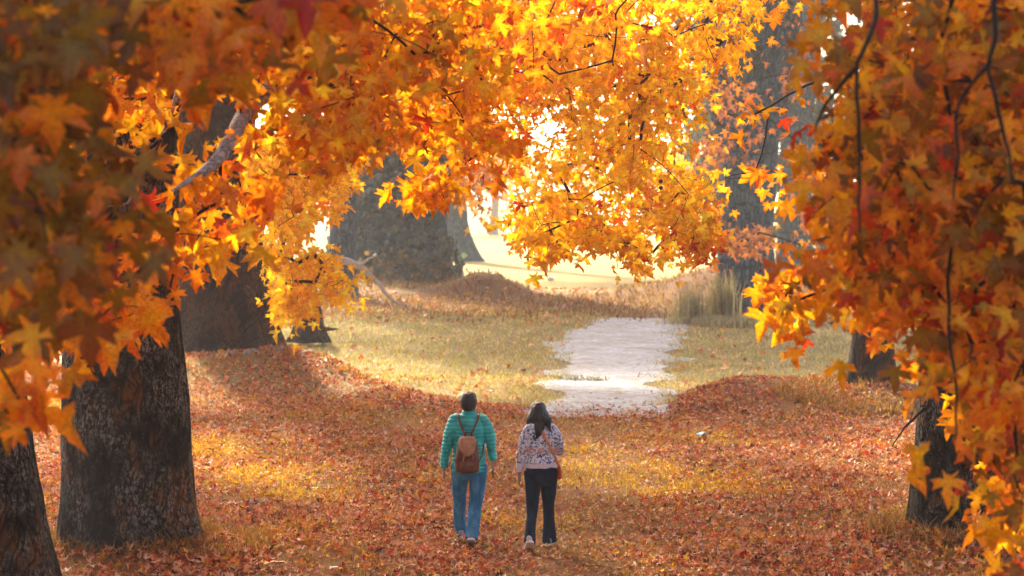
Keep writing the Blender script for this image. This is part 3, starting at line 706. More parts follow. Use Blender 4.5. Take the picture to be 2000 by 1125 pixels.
    I1 = mass_points([(1345, 150), (1440, 130), (1500, 200), (1510, 300), (1480, 360), (1400, 330), (1350, 300)], 58, 64, 22, 0, 141)
    I2 = mass_points([(1400, 450), (1500, 440), (1505, 470), (1480, 500), (1420, 490)], 60, 64, 14, 0, 142)
    I3 = mass_points([(1520, 40), (1600, 30), (1600, 500), (1560, 500)], 58, 64, 20, 0, 143)
    fo = Foliage(); fo.add(clusters_to_leaves(I1 + I2 + I3, 8, .34, .28, {'pink': 6, 'orange': 3, 'amber': 1, 'brown': 2})); fo.build(T4, 0, LEAVES_LO)
    twig_mesh(T4, Lb[10:], I1 + I2 + I3, r0=.008)
    canopy(T4, crown_points((9, 66, 16), (8, 7, 5), 360, 151), 9, .7, .5, {'amber': 4, 'orange': 4, 'olive': 2})
    T4b = tree_root(1545, 560, 95, 'dim trunk far behind at right, half covered by the right-hand foliage', 'misty trees beyond the meadow')
    trunk_part(T4b, [(*c(1552, 570, 95), 1.3), (*c(1550, 500, 95), .8), (*c(1556, 300, 95), .75), (*c(1562, 100, 95), .8), (14.5, 95, 16, .6), (15, 95, 24, .3)], MAT_BARK_FAR, 5.9, 60, 50, .2, 1.5)
    canopy(T4b, crown_points((15, 95, 21), (8, 6, 5), 160, 152), 8, .9, .7, {'amber': 4, 'orange': 4})
    q = clusters_to_leaves(mass_points([(1335, -80), (1660, -80), (1660, 560), (1560, 540), (1540, 380), (1500, 360), (1400, 420), (1345, 380)], 94, 104, 340, 0, 160, rad=.3), 9, .9, .55, {'brown': 1})
    joined_leaves('haze_tinted_foliage', q[0], q[1], q[2], np.array([(0.07, 0.10, 0.12), (0.11, 0.13, 0.13), (0.16, 0.14, 0.12)])[RNG.integers(0, 3, len(q[0]))], LEAVES_MIN, MAT_GRASS, T4b, tuple(T4b.location))  # distance haze put into these leaf colours as dull blue-grey
    for px_, d_, hh, lab in ((962, 185, 9, 'faint pale-gold tree far off beyond the sunlit clearing, just right of the ivy-clad trunk'), (1335, 165, 8, 'faint far tree behind the lower right rim of the golden curtain'), (1130, 230, 10, 'farthest faint tree, in the middle of the clearing behind the golden curtain')):
        T8 = tree_root(px_, 500, d_, lab, 'misty trees beyond the meadow'); b0 = Vector(T8.location)
        trunk_part(T8, [(b0.x, d_, b0.z - .3, .6), (b0.x + .1, d_, b0.z + 1, .38), (b0.x + .3, d_, b0.z + 4, .3), (b0.x + .2, d_, b0.z + hh, .15)], MAT_LIMB, d_ * .1, 30, 24, .2, .8)
        q = clusters_to_leaves([Vector((b0.x + random.gauss(0, 2.2), d_ + random.gauss(0, 2), b0.z + hh * .68 + random.gauss(0, hh * .17))) for _ in range(120)], 10, .55, .5, {'yellow': 5, 'amber': 3, 'pink': 3})
        joined_leaves('crown', q[0], q[1], q[2], q[3], LEAVES_MIN, MAT_LEAF, T8, tuple(b0))
    # pale slender trunk + gnarled stump left of the ivy tree
    T7 = tree_root(665, 590, 76, 'slender grey trunk between the brown trunk and the ivy-clad one', 'misty trees beyond the meadow')
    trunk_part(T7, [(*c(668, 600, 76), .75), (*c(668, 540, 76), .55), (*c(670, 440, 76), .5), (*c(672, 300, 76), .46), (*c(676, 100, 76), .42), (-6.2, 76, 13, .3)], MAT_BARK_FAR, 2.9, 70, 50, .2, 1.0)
    canopy(T7, crown_points((-6.5, 76, 16), (5, 5, 3.5), 120, 153), 8, .7, .5, {'yellow': 4, 'amber': 4})
    return T1, T2, T3
T1, T2, T3 = build_trees()

# ------------------------------------------------------------------ the tag on the bark
def build_tag():
    p = at(337, 590, 22); root = empty('bark_tag', (p.x, 21.52, p.z), 'small pale tag fixed to the edge of the massive dark trunk', 'tag')
    p0 = Vector(root.location)
    bm = bmesh.new(); bmesh.ops.create_cube(bm, size=1)
    bmesh.ops.scale(bm, vec=(.085, .006, .11), verts=bm.verts); bmesh.ops.bevel(bm, geom=bm.edges[:], offset=.002, segments=2, affect='EDGES')
    me = D.meshes.new('plate'); bm.to_mesh(me); bm.free(); link('plate', me, plain('tag_paint', (.42, .47, .50), .5, 30, .4), root)
    bm = bmesh.new(); bmesh.ops.create_uvsphere(bm, u_segments=10, v_segments=6, radius=.006)
    me = D.meshes.new('nail'); bm.to_mesh(me); bm.free(); link('nail', me, plain('nail_iron', (.08, .07, .06), .5), root, (0, -.005, .04))
    root.rotation_euler = (0, 0, R(25))
build_tag()

# ------------------------------------------------------------------ fallen leaves
LC = {'r': [(0.68, 0.20, 0.07), (0.76, 0.26, 0.10), (0.58, 0.12, 0.04), (0.72, 0.33, 0.17)], 'p': [(0.74, 0.44, 0.30), (0.66, 0.34, 0.21), (0.80, 0.56, 0.42)],
      'd': [(0.12, 0.035, 0.018), (0.17, 0.05, 0.02)], 'o': [(0.66, 0.26, 0.03), (0.72, 0.36, 0.03), (0.78, 0.45, 0.04)], 'x': [(0.50, 0.03, 0.015), (0.42, 0.02, 0.01)]}
def litter_colors(n, pw):
    ks = 'rpdox'; ch = RNG.choice(5, n, p=np.array(pw) / sum(pw)); o = np.zeros((n, 3))
    for i, k in enumerate(ks):
        idx = np.nonzero(ch == i)[0]; a = np.array(LC[k]); o[idx] = a[RNG.integers(0, len(a), len(idx))]
    return o * RNG.uniform(.8, 1.15, (n, 1))
def view_scatter(n, y0, y1, power=2.0, side=1080):
    """ground points spread evenly over the ground seen between two distances"""
    a, b = y0 ** power, y1 ** power
    y = (a + (b - a) * RNG.random(n)) ** (1 / power)
    x = RNG.uniform(-side, side, n) / FPX * y
    return x, y
def build_litter():
    n = 150000
    x, y = view_scatter(n, 18.5, 46, 1.25)
    z = HV(x, y)
    cy_ = np.array([crest_y(a) for a in x])
    nz = np.array([noise.noise(Vector((a * .8, b * .8, 2))) for a, b in zip(x, y)])
    trail = np.exp(-((x - 0.45 - 0.03 * (y - 20)) / 0.85) ** 2)
    grassy = np.array([noise.noise(Vector((a * .45, b * .3, 12))) for a, b in zip(x, y)])
    p = 0.75 + 0.6 * nz - 0.16 * trail - 0.30 * (grassy > 0.12)
    p = np.where(y > cy_ + 1.0, 0.10, p)
    onpath = np.abs(x - np.array([pathx(b) for b in y])) < 1.4
    p = np.where((y > 35.0) & onpath, np.clip(.75 - (y - 35.0) / 3.2, 0.015, .75), p)
    keep = RNG.random(n) < p; x, y, z, cy_ = x[keep], y[keep], z[keep], cy_[keep]; n = len(x)
    pos = np.stack([x, y, z + RNG.uniform(0.004, 0.05, n)], 1)
    tip = RNG.normal(0, 1, (n, 3)); tip[:, 2] *= 0.38; nrm = RNG.normal(0, .42, (n, 3)); nrm[:, 2] += 1
    M = frames(tip, nrm)
    sz = RNG.uniform(.042, .098, n) * (1 - .25 * trail[keep])
    patch = np.array([noise.noise(Vector((a * .6, b * .35, 30))) for a, b in zip(x, y)])
    c1 = litter_colors(n, (6, 4.2, 1.1, 1.8, .7)); c2 = litter_colors(n, (3, 1.5, .5, 5, .5)); c3 = litter_colors(n, (5, 1.4, 2, 1, 2.2))
    col = np.where((patch > .22)[:, None], c2, c1)
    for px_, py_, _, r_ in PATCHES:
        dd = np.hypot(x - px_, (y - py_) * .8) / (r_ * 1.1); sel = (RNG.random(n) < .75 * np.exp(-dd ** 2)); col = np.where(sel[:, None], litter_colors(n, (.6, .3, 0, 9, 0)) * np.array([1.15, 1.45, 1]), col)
    tr = np.exp(-((x - 0.75 - 0.055 * (y - 22)) / .7) ** 2); col = np.where((RNG.random(n) < .6 * tr)[:, None], np.array([(.62, .42, .20), (.55, .34, .14), (.70, .50, .22)])[RNG.integers(0, 3, n)] * RNG.uniform(.7, 1.1, (n, 1)), col)
    near_crest = np.abs(y - cy_ + .5) < 2.2
    col = np.where((near_crest & (RNG.random(n) < .75))[:, None], c3, col)
    # the biggest of them as leaves of their own
    rowv = HOR - (pos[:, 2] - CAMZ) / pos[:, 1] * FPX; inv = (rowv < 1120) & (np.abs(pos[:, 0] / pos[:, 1] * FPX) < 990)
    sc_ = np.where(inv, sz / pos[:, 1], 0); order = np.argsort(-sc_)[:300]
    for i in order:
        o = D.objects.new('fallen_leaf', LITTER_MESHES[int(RNG.integers(0, 5))]); COL.objects.link(o); o.parent = GROUND
        o.matrix_local = Matrix.Translation(Vector(pos[i]) + Vector((0, 0, .015))) @ Matrix([list(r) for r in M[i]]).to_4x4() @ Matrix.Scale(float(sz[i]), 4)
        o.color = (*[float(v) for v in col[i]], 1)
    rest = np.ones(n, bool); rest[order] = False
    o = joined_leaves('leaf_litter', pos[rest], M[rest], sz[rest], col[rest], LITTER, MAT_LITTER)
    tag(o, 'carpet of curled red, pink and brown fallen leaves covering the near ground', 'leaves')
    # beyond the bank
    n = 9000
    x, y = view_scatter(n, 40, 84, 1.3); z = HV(x, y)
    onp = np.abs(x - np.array([pathx(b) for b in y])) < 1.5; k = (~onp) | (RNG.random(n) < .02) ; 
    k &= (y > 62) | (RNG.random(n) < .22)
    x, y, z = x[k], y[k], z[k]; n = len(x)
    pos = np.stack([x, y, z + .03], 1); tip = RNG.normal(0, 1, (n, 3)); tip[:, 2] *= .4; nrm = RNG.normal(0, .5, (n, 3)); nrm[:, 2] += 1
    o = joined_leaves('meadow_leaves', pos, frames(tip, nrm), RNG.uniform(.1, .2, n), litter_colors(n, (4, 4, .5, 2, .3)), LEAVES_MIN, MAT_LITTER)
    tag(o, 'thin scatter of pale and russet leaves over the farther meadow and its brown strip', 'leaves')
build_litter()

def blades(name, x, y, h, lean, col, parent=None, label=None, width=.006, dz=0.0):
    n = len(x); z = HV(x, y) + dz
    a = RNG.uniform(0, 2 * math.pi, n); dx, dy = np.cos(a), np.sin(a)
    lx, ly = RNG.normal(0, lean, n) * h, RNG.normal(0, lean, n) * h
    wv = width * (0.7 + .6 * RNG.random(n)) * np.clip(y / 30, .8, 3)
    P = np.zeros((n, 5, 3)); b = np.stack([x, y, z - .01], 1); s = np.stack([dx * wv, dy * wv, np.zeros(n)], 1)
    mid = b + np.stack([lx * .35, ly * .35, h * .6], 1); top = b + np.stack([lx, ly, h], 1)
    P[:, 0] = b - s; P[:, 1] = b + s; P[:, 2] = mid + s * .7; P[:, 3] = mid - s * .7; P[:, 4] = top
    f = np.array([(0, 1, 2), (0, 2, 3), (3, 2, 4)]); F = (f[None] + (np.arange(n) * 5)[:, None, None]).reshape(-1, 3)
    me = mesh_np(name, P.reshape(-1, 3), F, False, np.repeat(col, 5, 0))
    o = link(name, me, MAT_GRASS, parent); tag(o, label, 'grass' if label and not parent else None, kind='stuff'); return o
def gcol(n, cols): return np.array(cols)[RNG.integers(0, len(cols), n)] * RNG.uniform(.75, 1.2, (n, 1))
DRY = [(0.48, 0.30, 0.06), (0.56, 0.38, 0.10), (0.40, 0.22, 0.04), (0.60, 0.44, 0.16)]
def build_grass():
    n = 60000
    x, y = view_scatter(n, 18.5, 42, 1.2)
    g = np.array([noise.noise(Vector((a * .45, b * .3, 12))) + .6 * noise.noise(Vector((a * 2, b * 2, 3))) for a, b in zip(x, y)])
    trail = np.exp(-((x - 0.45 - 0.03 * (y - 20)) / .8) ** 2)
    k = (g - trail * .35 + RNG.normal(0, .12, n) > .10) & ~((y > 36) & (np.abs(x - np.array([pathx(b) for b in y])) < 1.4)); x, y = x[k], y[k]; n = len(x)
    blades('dry_grass', x, y, RNG.uniform(.03, .11, n), .7, gcol(n, DRY), label='short straw-yellow grass growing up between the fallen leaves')
    X, Y = [], []
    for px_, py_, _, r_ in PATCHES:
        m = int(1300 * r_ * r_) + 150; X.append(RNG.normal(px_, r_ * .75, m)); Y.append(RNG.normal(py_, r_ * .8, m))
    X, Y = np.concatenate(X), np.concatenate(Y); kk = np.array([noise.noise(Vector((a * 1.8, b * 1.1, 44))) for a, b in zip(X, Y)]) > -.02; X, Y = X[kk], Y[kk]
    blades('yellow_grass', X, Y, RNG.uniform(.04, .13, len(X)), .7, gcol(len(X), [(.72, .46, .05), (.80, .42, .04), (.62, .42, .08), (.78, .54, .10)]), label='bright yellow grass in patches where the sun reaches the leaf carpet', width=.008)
    # tufts at the feet of the trunks
    X, Y, H = [], [], []
    for cx, cy_, rr, m, hh in ((-4.05, 22, .9, 1500, .24), (4.75, 22.4, .85, 1300, .25), (6.6, 36.2, 1.5, 1300, .26), (-3.2, 21.9, .7, 900, .2), (-6.4, 44, 2.6, 1500, .25), (5.6, 36.6, .9, 500, .22)):
        q = RNG.uniform(0, 2 * math.pi, m); r_ = rr * np.sqrt(RNG.uniform(.35, 1.1, m)); X.append(cx + r_ * np.cos(q)); Y.append(cy_ + r_ * np.sin(q)); H.append(RNG.uniform(.35, 1, m) * hh)
    X, Y, H = map(np.concatenate, (X, Y, H))
    blades('grass_tufts', X, Y, H, .6, gcol(len(X), [(0.40, 0.22, 0.05), (0.30, 0.15, 0.05), (0.5, 0.3, 0.08), (.22, .12, .04)]), label='taller brown grass standing round the feet of the trunks')
    # meadow
    n = 100000
    x, y = view_scatter(n, 37, 69, 1.1)
    cyy = np.array([crest_y(a) for a in x]); pw = np.array([pathw(b) for b in y]); dp = np.abs(x - np.array([pathx(b) for b in y])) / pw
    nn = np.array([noise.noise(Vector((a * 1.2, b * 1.2, 5))) for a, b in zip(x, y)])
    k = (y > cyy - .3) & (dp + nn * .4 + .35 * np.array([noise.noise(Vector((a * .5, b * 1.6, 25))) for a, b in zip(x, y)]) > .70 + .3 * RNG.random(n)) & (nn + RNG.random(n) > .25); x, y = x[k], y[k]; nn = nn[k]; n = len(x)
    c = np.where((nn > 0)[:, None], gcol(n, [(0.46, 0.40, 0.18), (0.52, 0.44, 0.22), (0.38, 0.34, 0.15)]), gcol(n, [(0.62, 0.50, 0.27), (0.54, 0.42, 0.20), (.68, .54, .32)]))
    blades('meadow_grass', x, y, RNG.uniform(.05, .14, n), .7, c, label='olive and straw meadow grass on both sides of the pale path', width=.008)
    # weeds in the path
    for cx_, cy_, rr, m, lab in ((at(1140, 738, 45).x, 45.2, .35, 240, 'low green weed growing in the middle of the pale path'),):
        q = RNG.uniform(0, 6.283, m); r_ = rr * np.sqrt(RNG.random(m)); o = blades('weed', cx_ + r_ * np.cos(q) * 1.6, cy_ + r_ * np.sin(q), RNG.uniform(.05, .2, m), .8, gcol(m, [(.12, .13, .05), (.2, .18, .08)]), label=lab)
        del o['kind']; o['category'] = 'weed'
    # brown strip & mounds behind the path, T3 brush
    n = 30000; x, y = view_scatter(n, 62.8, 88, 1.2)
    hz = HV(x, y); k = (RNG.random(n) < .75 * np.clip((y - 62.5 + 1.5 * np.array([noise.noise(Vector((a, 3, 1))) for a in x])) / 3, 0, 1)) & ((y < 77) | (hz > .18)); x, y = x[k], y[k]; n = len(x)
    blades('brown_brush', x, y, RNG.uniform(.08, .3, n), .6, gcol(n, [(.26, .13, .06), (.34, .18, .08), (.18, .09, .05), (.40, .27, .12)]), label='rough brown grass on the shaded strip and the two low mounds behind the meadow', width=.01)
    # reeds right of the path
    for i, (px, py, d, hh, wd, m) in enumerate(((1352, 618, 63, 1.35, .22, 260), (1412, 618, 63.5, 1.75, .2, 260), (1380, 620, 62.5, .34, .5, 1200), (1480, 618, 62, .34, .6, 1700))):
        p = at(px, py, d); x = RNG.normal(p.x, wd, m); y = RNG.normal(d, .3, m)
        lab = ['shorter tall pale reed clump at the left of the reeds by the path head', 'tallest pale plume of reeds beside the path head', 'low reeds filling the gap between the two tall pale clumps', 'low grey-green reeds in front of the blue-grey misty trunk'][i]
        o = blades('reed_clump', x, y, RNG.uniform(.45, 1, m) * hh, .12, gcol(m, [(.46, .39, .26), (.38, .33, .22), (.54, .46, .33)]), label=lab, width=.011)
        del o['kind']; o['category'] = 'reeds'; o['group'] = 'reeds by the path head'
build_grass()

# ------------------------------------------------------------------ rocks, roots, scraps
def rock(loc, r, seed, mat, name, label, cat='stone', group=None, flat=.6):
    bm = bmesh.new(); bmesh.ops.create_icosphere(bm, subdivisions=3, radius=1)
    for v in bm.verts:
        n = noise.noise(v.co * 1.3 + Vector((seed, 0, 0))); n2 = noise.noise(v.co * 4 + Vector((seed, 0, 0)))
        v.co *= (1 + .35 * n + .08 * n2); v.co.x *= r[0]; v.co.y *= r[1]; v.co.z *= r[2]
    me = D.meshes.new(name); bm.to_mesh(me); bm.free()
    o = link(name, me, mat, None, loc); o.rotation_euler = (0, 0, seed); return tag(o, label, cat, group)
MAT_STONE = plain('weathered_stone', (.20, .19, .17), .9, 9, .5, .8, .03)
def build_small():
    spots = [(415, 735, 43.2, .15, 'flat grey stone left of the others at the foot of the broad brown trunk'), (455, 722, 43.3, .17, 'rough grey stone, second from the left, at the foot of the broad brown trunk'),
             (492, 726, 43.0, .22, 'largest grey stone in the middle of the leafy bank under the broad brown trunk'), (545, 728, 43.2, .2, 'dark grey stone at the right of the bank under the broad brown trunk'),
             (505, 748, 41.8, .13, 'small bluish stone lying lowest on the leafy bank'), (600, 735, 42.8, .16, 'stone at the right end of the leafy bank, half buried in red leaves')]
    for i, (px, py, d, r, lab) in enumerate(spots):
        p = at(px, py, d); rock((p.x, d, hgt(p.x, d) - .01), (r, r * .8, r * .5), i * 1.7 + 1, MAT_STONE, 'stone', lab, group='stones at the foot of the broad brown trunk')
    p = at(500, 985, 25.5); rock((p.x, 25.5, hgt(p.x, 25.5)), (.14, .1, .07), 8.8, MAT_STONE, 'stone', 'small lone tan stone among fallen leaves right of the massive dark trunk')
    p = at(1075, 548, 90); rock((p.x, 90, hgt(p.x, 90) + .12), (.16, .12, .10), 3.3, plain('white_stone', (.75, .73, .7)), 'white_stone', 'tiny white stone on the sunlit yellow clearing')
    # scraps
    def scrap(px, py, d, w_, h_, col, name, label):
        p = at(px, py, d); bm = bmesh.new(); bmesh.ops.create_grid(bm, x_segments=7, y_segments=5, size=.5)
        for v in bm.verts:
            v.co.x *= w_ * (1 + .3 * noise.noise(v.co * 4 + Vector((px, 0, 0)))); v.co.y *= h_
            v.co.z = .05 + .05 * noise.noise(Vector((v.co.x * 12, v.co.y * 12, px)))
        me = D.meshes.new(name); bm.to_mesh(me); bm.free()
        o = link(name, me, plain(name + '_mat', col, .5, 20), None, (p.x, d, hgt(p.x, d) + .02)); sl_ = o.modifiers.new('thickness', 'SOLIDIFY'); sl_.thickness = .002
        return tag(o, label, 'litter scrap')
    scrap(1369, 858, 32.3, .15, .3, (.10, .30, .42), 'blue_wrapper', 'crumpled blue wrapper lying alone on the leaves right of the trail')
    scrap(538, 1119, 20.9, .22, .12, (.85, .42, .03), 'yellow_leaf_heap', 'bright yellow flat leaf heap at the bottom edge, right of the massive dark trunk')['category'] = 'leaf'
    scrap(652, 1122, 20.8, .08, .10, (.55, .6, .75), 'paper_scrap', 'pale bluish paper scrap at the bottom edge of the frame')
    # arched pale fallen bough
    p = at(660, 600, 60); root = empty('fallen_bough', (p.x, 60, hgt(p.x, 60)), 'bare pale bough arching from the gnarled stump down to the meadow', 'branch')
    limb_part(root, [(*at(560, 540, 60), .16), (*at(610, 515, 60), .15), (*at(660, 508, 60), .13), (*at(700, 520, 59.8), .10), (*at(735, 550, 59.6), .07), (*at(760, 580, 59.4), .05), (*at(790, 601, 59.2), .025)], MAT_LIMB, 'bough', seed=31, wob=.04)
    limb_part(root, [(*at(700, 520, 59.8), .05), (*at(722, 505, 59.6), .03), (*at(738, 500, 59.4), .012)], MAT_LIMB, 'side_branch', 7, 10, .02, 32)
    # gnarled stump with spreading roots
    p = at(612, 650, 56); st = empty('gnarled_stump', (p.x, 56, hgt(p.x, 56)), 'dark gnarled stump with clawing roots beside the broad brown trunk', 'stump')
    trunk_part(st, [(*at(606, 668, 56), .55), (*at(604, 640, 56), .42), (*at(600, 600, 56), .36), (*at(592, 560, 56), .34), (*at(582, 525, 56), .24), (*at(578, 512, 56), .05)], MAT_BARK_BROWN, 15.2, 60, 48, .35, .5, .16)
    for a, b, c_ in (((612, 610), (630, 640), (660, 643)), ((610, 625), (622, 655), (632, 672)), ((600, 630), (590, 655), (575, 668))):
        limb_part(st, [(*at(*a, 55.8), .14), (*at(*b, 55.5), .08), (*at(*c_, 55.3), .02)], MAT_BARK_BROWN, 'root', 8, 16, .03, a[0])
    # seed balls hanging from the golden curtain
    tw = empty('seed_ball_pair', at(1290, 335, 24), 'two tiny dark seed balls hanging at the right rim of the golden curtain', 'seed balls')
    l0 = Vector(tw.location)
    V, F = tube_arrays([(0, 0, 0), (.01, 0, -.06), (.0, 0, -.12), (.005, 0, -.18)], [.002] * 4, 5)
    link('stalk', mesh_np('stalk', np.array([tuple(v) for v in V]), np.array(F), True), MAT_TWIG, tw)
    bm = bmesh.new(); bmesh.ops.create_icosphere(bm, subdivisions=3, radius=.022)
    for k_, v in enumerate(bm.verts): v.co *= 1 + .1 * (k_ % 3)
    me = D.meshes.new('seed_ball'); bm.to_mesh(me); bm.free()
    link('seed_ball', me, plain('seed', (.05, .025, .012)), tw, (0.004, 0, -.115)); link('seed_ball', me, None, tw, (.005, 0, -.19))
build_small()

# ------------------------------------------------------------------ people
def apply_mods(o):
    dg = bpy.context.evaluated_depsgraph_get(); me = D.meshes.new_from_object(o.evaluated_get(dg)); old = o.data
    o.modifiers.clear(); o.data = me; D.meshes.remove(old)
def ell_loft(V, F, secs, n=22):
    """secs: (centre, axis_a, axis_b) ellipse sections, closed at both ends"""
    b = len(V)
    for c, a, e in secs:
        c, a, e = Vector(c), Vector(a), Vector(e)
        for k in range(n):
            q = 2 * math.pi * k / n; V.append(c + a * math.cos(q) + e * math.sin(q))
    for i in range(len(secs) - 1):
        for k in range(n):
            k2 = (k + 1) % n; F.append((b + i * n + k, b + i * n + k2, b + (i + 1) * n + k2, b + (i + 1) * n + k))
    F.append(tuple(b + k for k in range(n))[::-1]); F.append(tuple(b + (len(secs) - 1) * n + k for k in range(n)))
def zsecs(rows):      # (z, x, y, rx, ry)
    return [((x, y, z), (rx, 0, 0), (0, ry, 0)) for z, x, y, rx, ry in rows]
def limb_secs(pts):   # (x,y,z,r)
    S = catmull(pts, len(pts) * 4); out_ = []
    prev = None
    for i, s in enumerate(S):
        p = Vector(s[:3]); d = (Vector(S[min(i + 1, len(S) - 1)][:3]) - Vector(S[max(0, i - 1)][:3])).normalized()
        a = d.cross(Vector((0, 1, 0.01))).normalized(); e = d.cross(a)
        out_.append((p, a * s[3], e * s[3]))
    return out_
def solid(name, parts, mat, root, voxel, smooth_it=4, post=None, decim=None):
    V, F = [], []
    for s in parts: ell_loft(V, F, s)
    me = D.meshes.new(name); me.from_pydata([tuple(v) for v in V], [], F); me.update()
    bm = bmesh.new(); bm.from_mesh(me); bmesh.ops.recalc_face_normals(bm, faces=bm.faces); bm.to_mesh(me); bm.free()
    o = link(name, me, None, root)
    md = o.modifiers.new('r', 'REMESH'); md.mode = 'VOXEL'; md.voxel_size = voxel; md.use_smooth_shade = True
    if smooth_it: ms = o.modifiers.new('s', 'SMOOTH'); ms.factor = .5; ms.iterations = smooth_it
    apply_mods(o); o.data.name = name
    if post:
        nv = [v.normal.copy() for v in o.data.vertices]
        for v, n in zip(o.data.vertices, nv): post(v, n)
    o.data.materials.clear(); o.data.materials.append(mat); o.data.polygons.foreach_set('use_smooth', [True] * len(o.data.polygons)); o.data.update()
    return o
def hand_parts(w, d, side, curl=.5):
    """w wrist, d direction of the hand (down), side +1 right / -1 left; palm turned to the thigh"""
    w = Vector(w); d = Vector(d).normalized(); fwd = Vector((0, 1, 0)); fwd = (fwd - d * d.dot(fwd)).normalized(); inn = Vector((-side, 0, 0)); inn = (inn - d * d.dot(inn)).normalized()
    P = [[(w + d * t, fwd * a, inn * b) for t, a, b in ((-.04, .026, .02), (0, .027, .019), (.03, .037, .017), (.07, .043, .015), (.088, .040, .013))]]
    for k, (o, L) in enumerate(((.032, .072), (.011, .080), (-.011, .075), (-.032, .058))):
        p = w + d * .078 + fwd * o; sec = []; dirv = d.copy(); q = p.copy()
        for j in range(6):
            r = .0095 - .0006 * j; a = fwd; b = dirv.cross(a).normalized(); sec.append((q.copy(), a * r, b * r))
            dirv = (dirv + inn * curl * .32).normalized(); q = q + dirv * L / 5
        P.append(sec)
    q = w + d * .02 + fwd * .03; dirv = (d * .75 + fwd * .6 + inn * .25).normalized(); sec = []
    for j in range(5):
        r = .0115 - .0007 * j; b = dirv.cross(inn).normalized(); a = dirv.cross(b); sec.append((q.copy(), a * r, b * r)); q = q + dirv * .017; dirv = (dirv + d * .25 + inn * .1).normalized()
    P.append(sec); return P
def head_parts(x, y, z, s=1.0):
    """z = crown height; faces +Y"""
    rows = [(0, .012, .0, .012), (-.006, .038, .0, .042), (-.018, .058, .0, .066), (-.04, .074, .0, .09), (-.08, .079, -.002, .097), (-.12, .077, .0, .094), (-.15, .070, .008, .086), (-.18, .060, .018, .072), (-.205, .046, .03, .055), (-.225, .028, .045, .032)]
    P = [[((x, y + cy_ * s, z + dz * s), (rx * s, 0, 0), (0, ry * s, 0)) for dz, rx, cy_, ry in rows]]
    P.append([((x, y - .012, z - .16 * s), (.052 * s, 0, 0), (0, .055 * s, 0)), ((x, y - .02, z - .27 * s), (.056 * s, 0, 0), (0, .058 * s, 0))])
    P.append([((x, y + .088 * s, z - .10 * s), (.008, 0, 0), (0, .010, 0)), ((x, y + .103 * s, z - .135 * s), (.013, 0, 0), (0, .016, 0)), ((x, y + .09 * s, z - .15 * s), (.015, 0, 0), (0, .012, 0))])   # nose
    P.append([((x, y + .084 * s, z - .172 * s), (.022, 0, 0), (0, .008, 0)), ((x, y + .086 * s, z - .186 * s), (.018, 0, 0), (0, .007, 0))])   # mouth
    for sg in (-1, 1):
        P.append([((x + sg * .078 * s, y - .005, z - .10 * s), (.008, 0, 0), (0, .018, 0)), ((x + sg * .084 * s, y - .008, z - .12 * s), (.008, 0, 0), (0, .020, 0)), ((x + sg * .078 * s, y, z - .15 * s), (.006, 0, 0), (0, .010, 0))])
    return P
def eyes(root, x, y, z):
    for sg in (-1, 1):
        bm = bmesh.new(); bmesh.ops.create_uvsphere(bm, u_segments=12, v_segments=8, radius=.011); me = D.meshes.new('eye'); bm.to_mesh(me); bm.free()
        link('eye', me, MAT_EYE, root, (x + sg * .031, y + .083, z - .108))
def shoe(root, hx, hy, hz, tx, pitch, upper, sole, yaw=0.0):
    e = empty('shoe', (hx, hy, hz)); e.parent = root; e.rotation_euler = (R(pitch), 0, yaw)
    V, F = [], []; rows = [(-.055, .028, .03, .05), (-.03, .036, .045, .055), (.03, .038, .045, .05), (.09, .041, .035, .036), (.14, .045, .026, .028), (.18, .036, .018, .020), (.20, .018, .012, .012)]
    ell_loft(V, F, [((0, yy, .022 + h_), (w_, 0, 0), (0, 0, h_ + .006)) for yy, w_, h_, _ in rows], 16)
    me = D.meshes.new('upper'); me.from_pydata([tuple(v) for v in V], [], F); u = link('upper', me, upper, e); me.polygons.foreach_set('use_smooth', [True] * len(me.polygons))
    V, F = [], []; outl = [(-.045, -.06), (-.045, .08), (-.05, .14), (-.035, .19), (0, .215), (.035, .19), (.05, .14), (.042, .08), (.042, -.06), (.02, -.078), (-.02, -.078)]
    n = len(outl); V = [(a, b, 0) for a, b in outl] + [(a * .97, b * .985, .026) for a, b in outl]
    F = [tuple(range(n)), tuple(range(2 * n - 1, n - 1, -1))] + [(i, n + i, n + (i + 1) % n, (i + 1) % n) for i in range(n)]
    me = D.meshes.new('sole'); me.from_pydata(V, [], F); link('sole', me, sole, e)
def ribbon(name, pts, w_, th, mat, root, wdir=(1, 0, 0), n=24):
    S = catmull(pts, n); secs = []
    for i, s in enumerate(S):
        p = Vector(s); d = (Vector(S[min(i + 1, n)]) - Vector(S[max(0, i - 1)])).normalized()
        a = Vector(wdir); a = (a - d * d.dot(a)).normalized(); b = d.cross(a); secs.append((p, a * w_, b * th))
    V, F = [], []; ell_loft(V, F, secs, 8)
    me = D.meshes.new(name); me.from_pydata([tuple(v) for v in V], [], F); me.polygons.foreach_set('use_smooth', [True] * len(me.polygons)); return link(name, me, mat, root)
MAT_SKIN = plain('skin', (.40, .21, .13), .55, 60, .12, .1, .001)
MAT_EYE = plain('eye_dark', (.05, .04, .035), .2)
def fabric(name, cols, sc, rough=.85, stretch=(1, 1, 1), spec=.2, detail=5):
    m, t, o = newmat(name); tc = N(t, 'TexCoord'); v = mapping(t, tc.outputs['Object'], stretch)
    n = noise_tex(t, v, sc, detail, .6); n2 = noise_tex(t, tc.outputs['Object'], 220, 2)
    c = ramp(t, n, [(i / (len(cols) - 1) * .4 + .3, q) for i, q in enumerate(cols)])
    principled(t, o, c, rough, bump(t, n2, .3, .001, bump(t, n, .5, .008)), spec); return m
MAT_JACKET = fabric('teal_down_nylon', [(.004, .26, .27), (.008, .48, .50), (.03, .64, .64)], 9, .42, spec=.45)
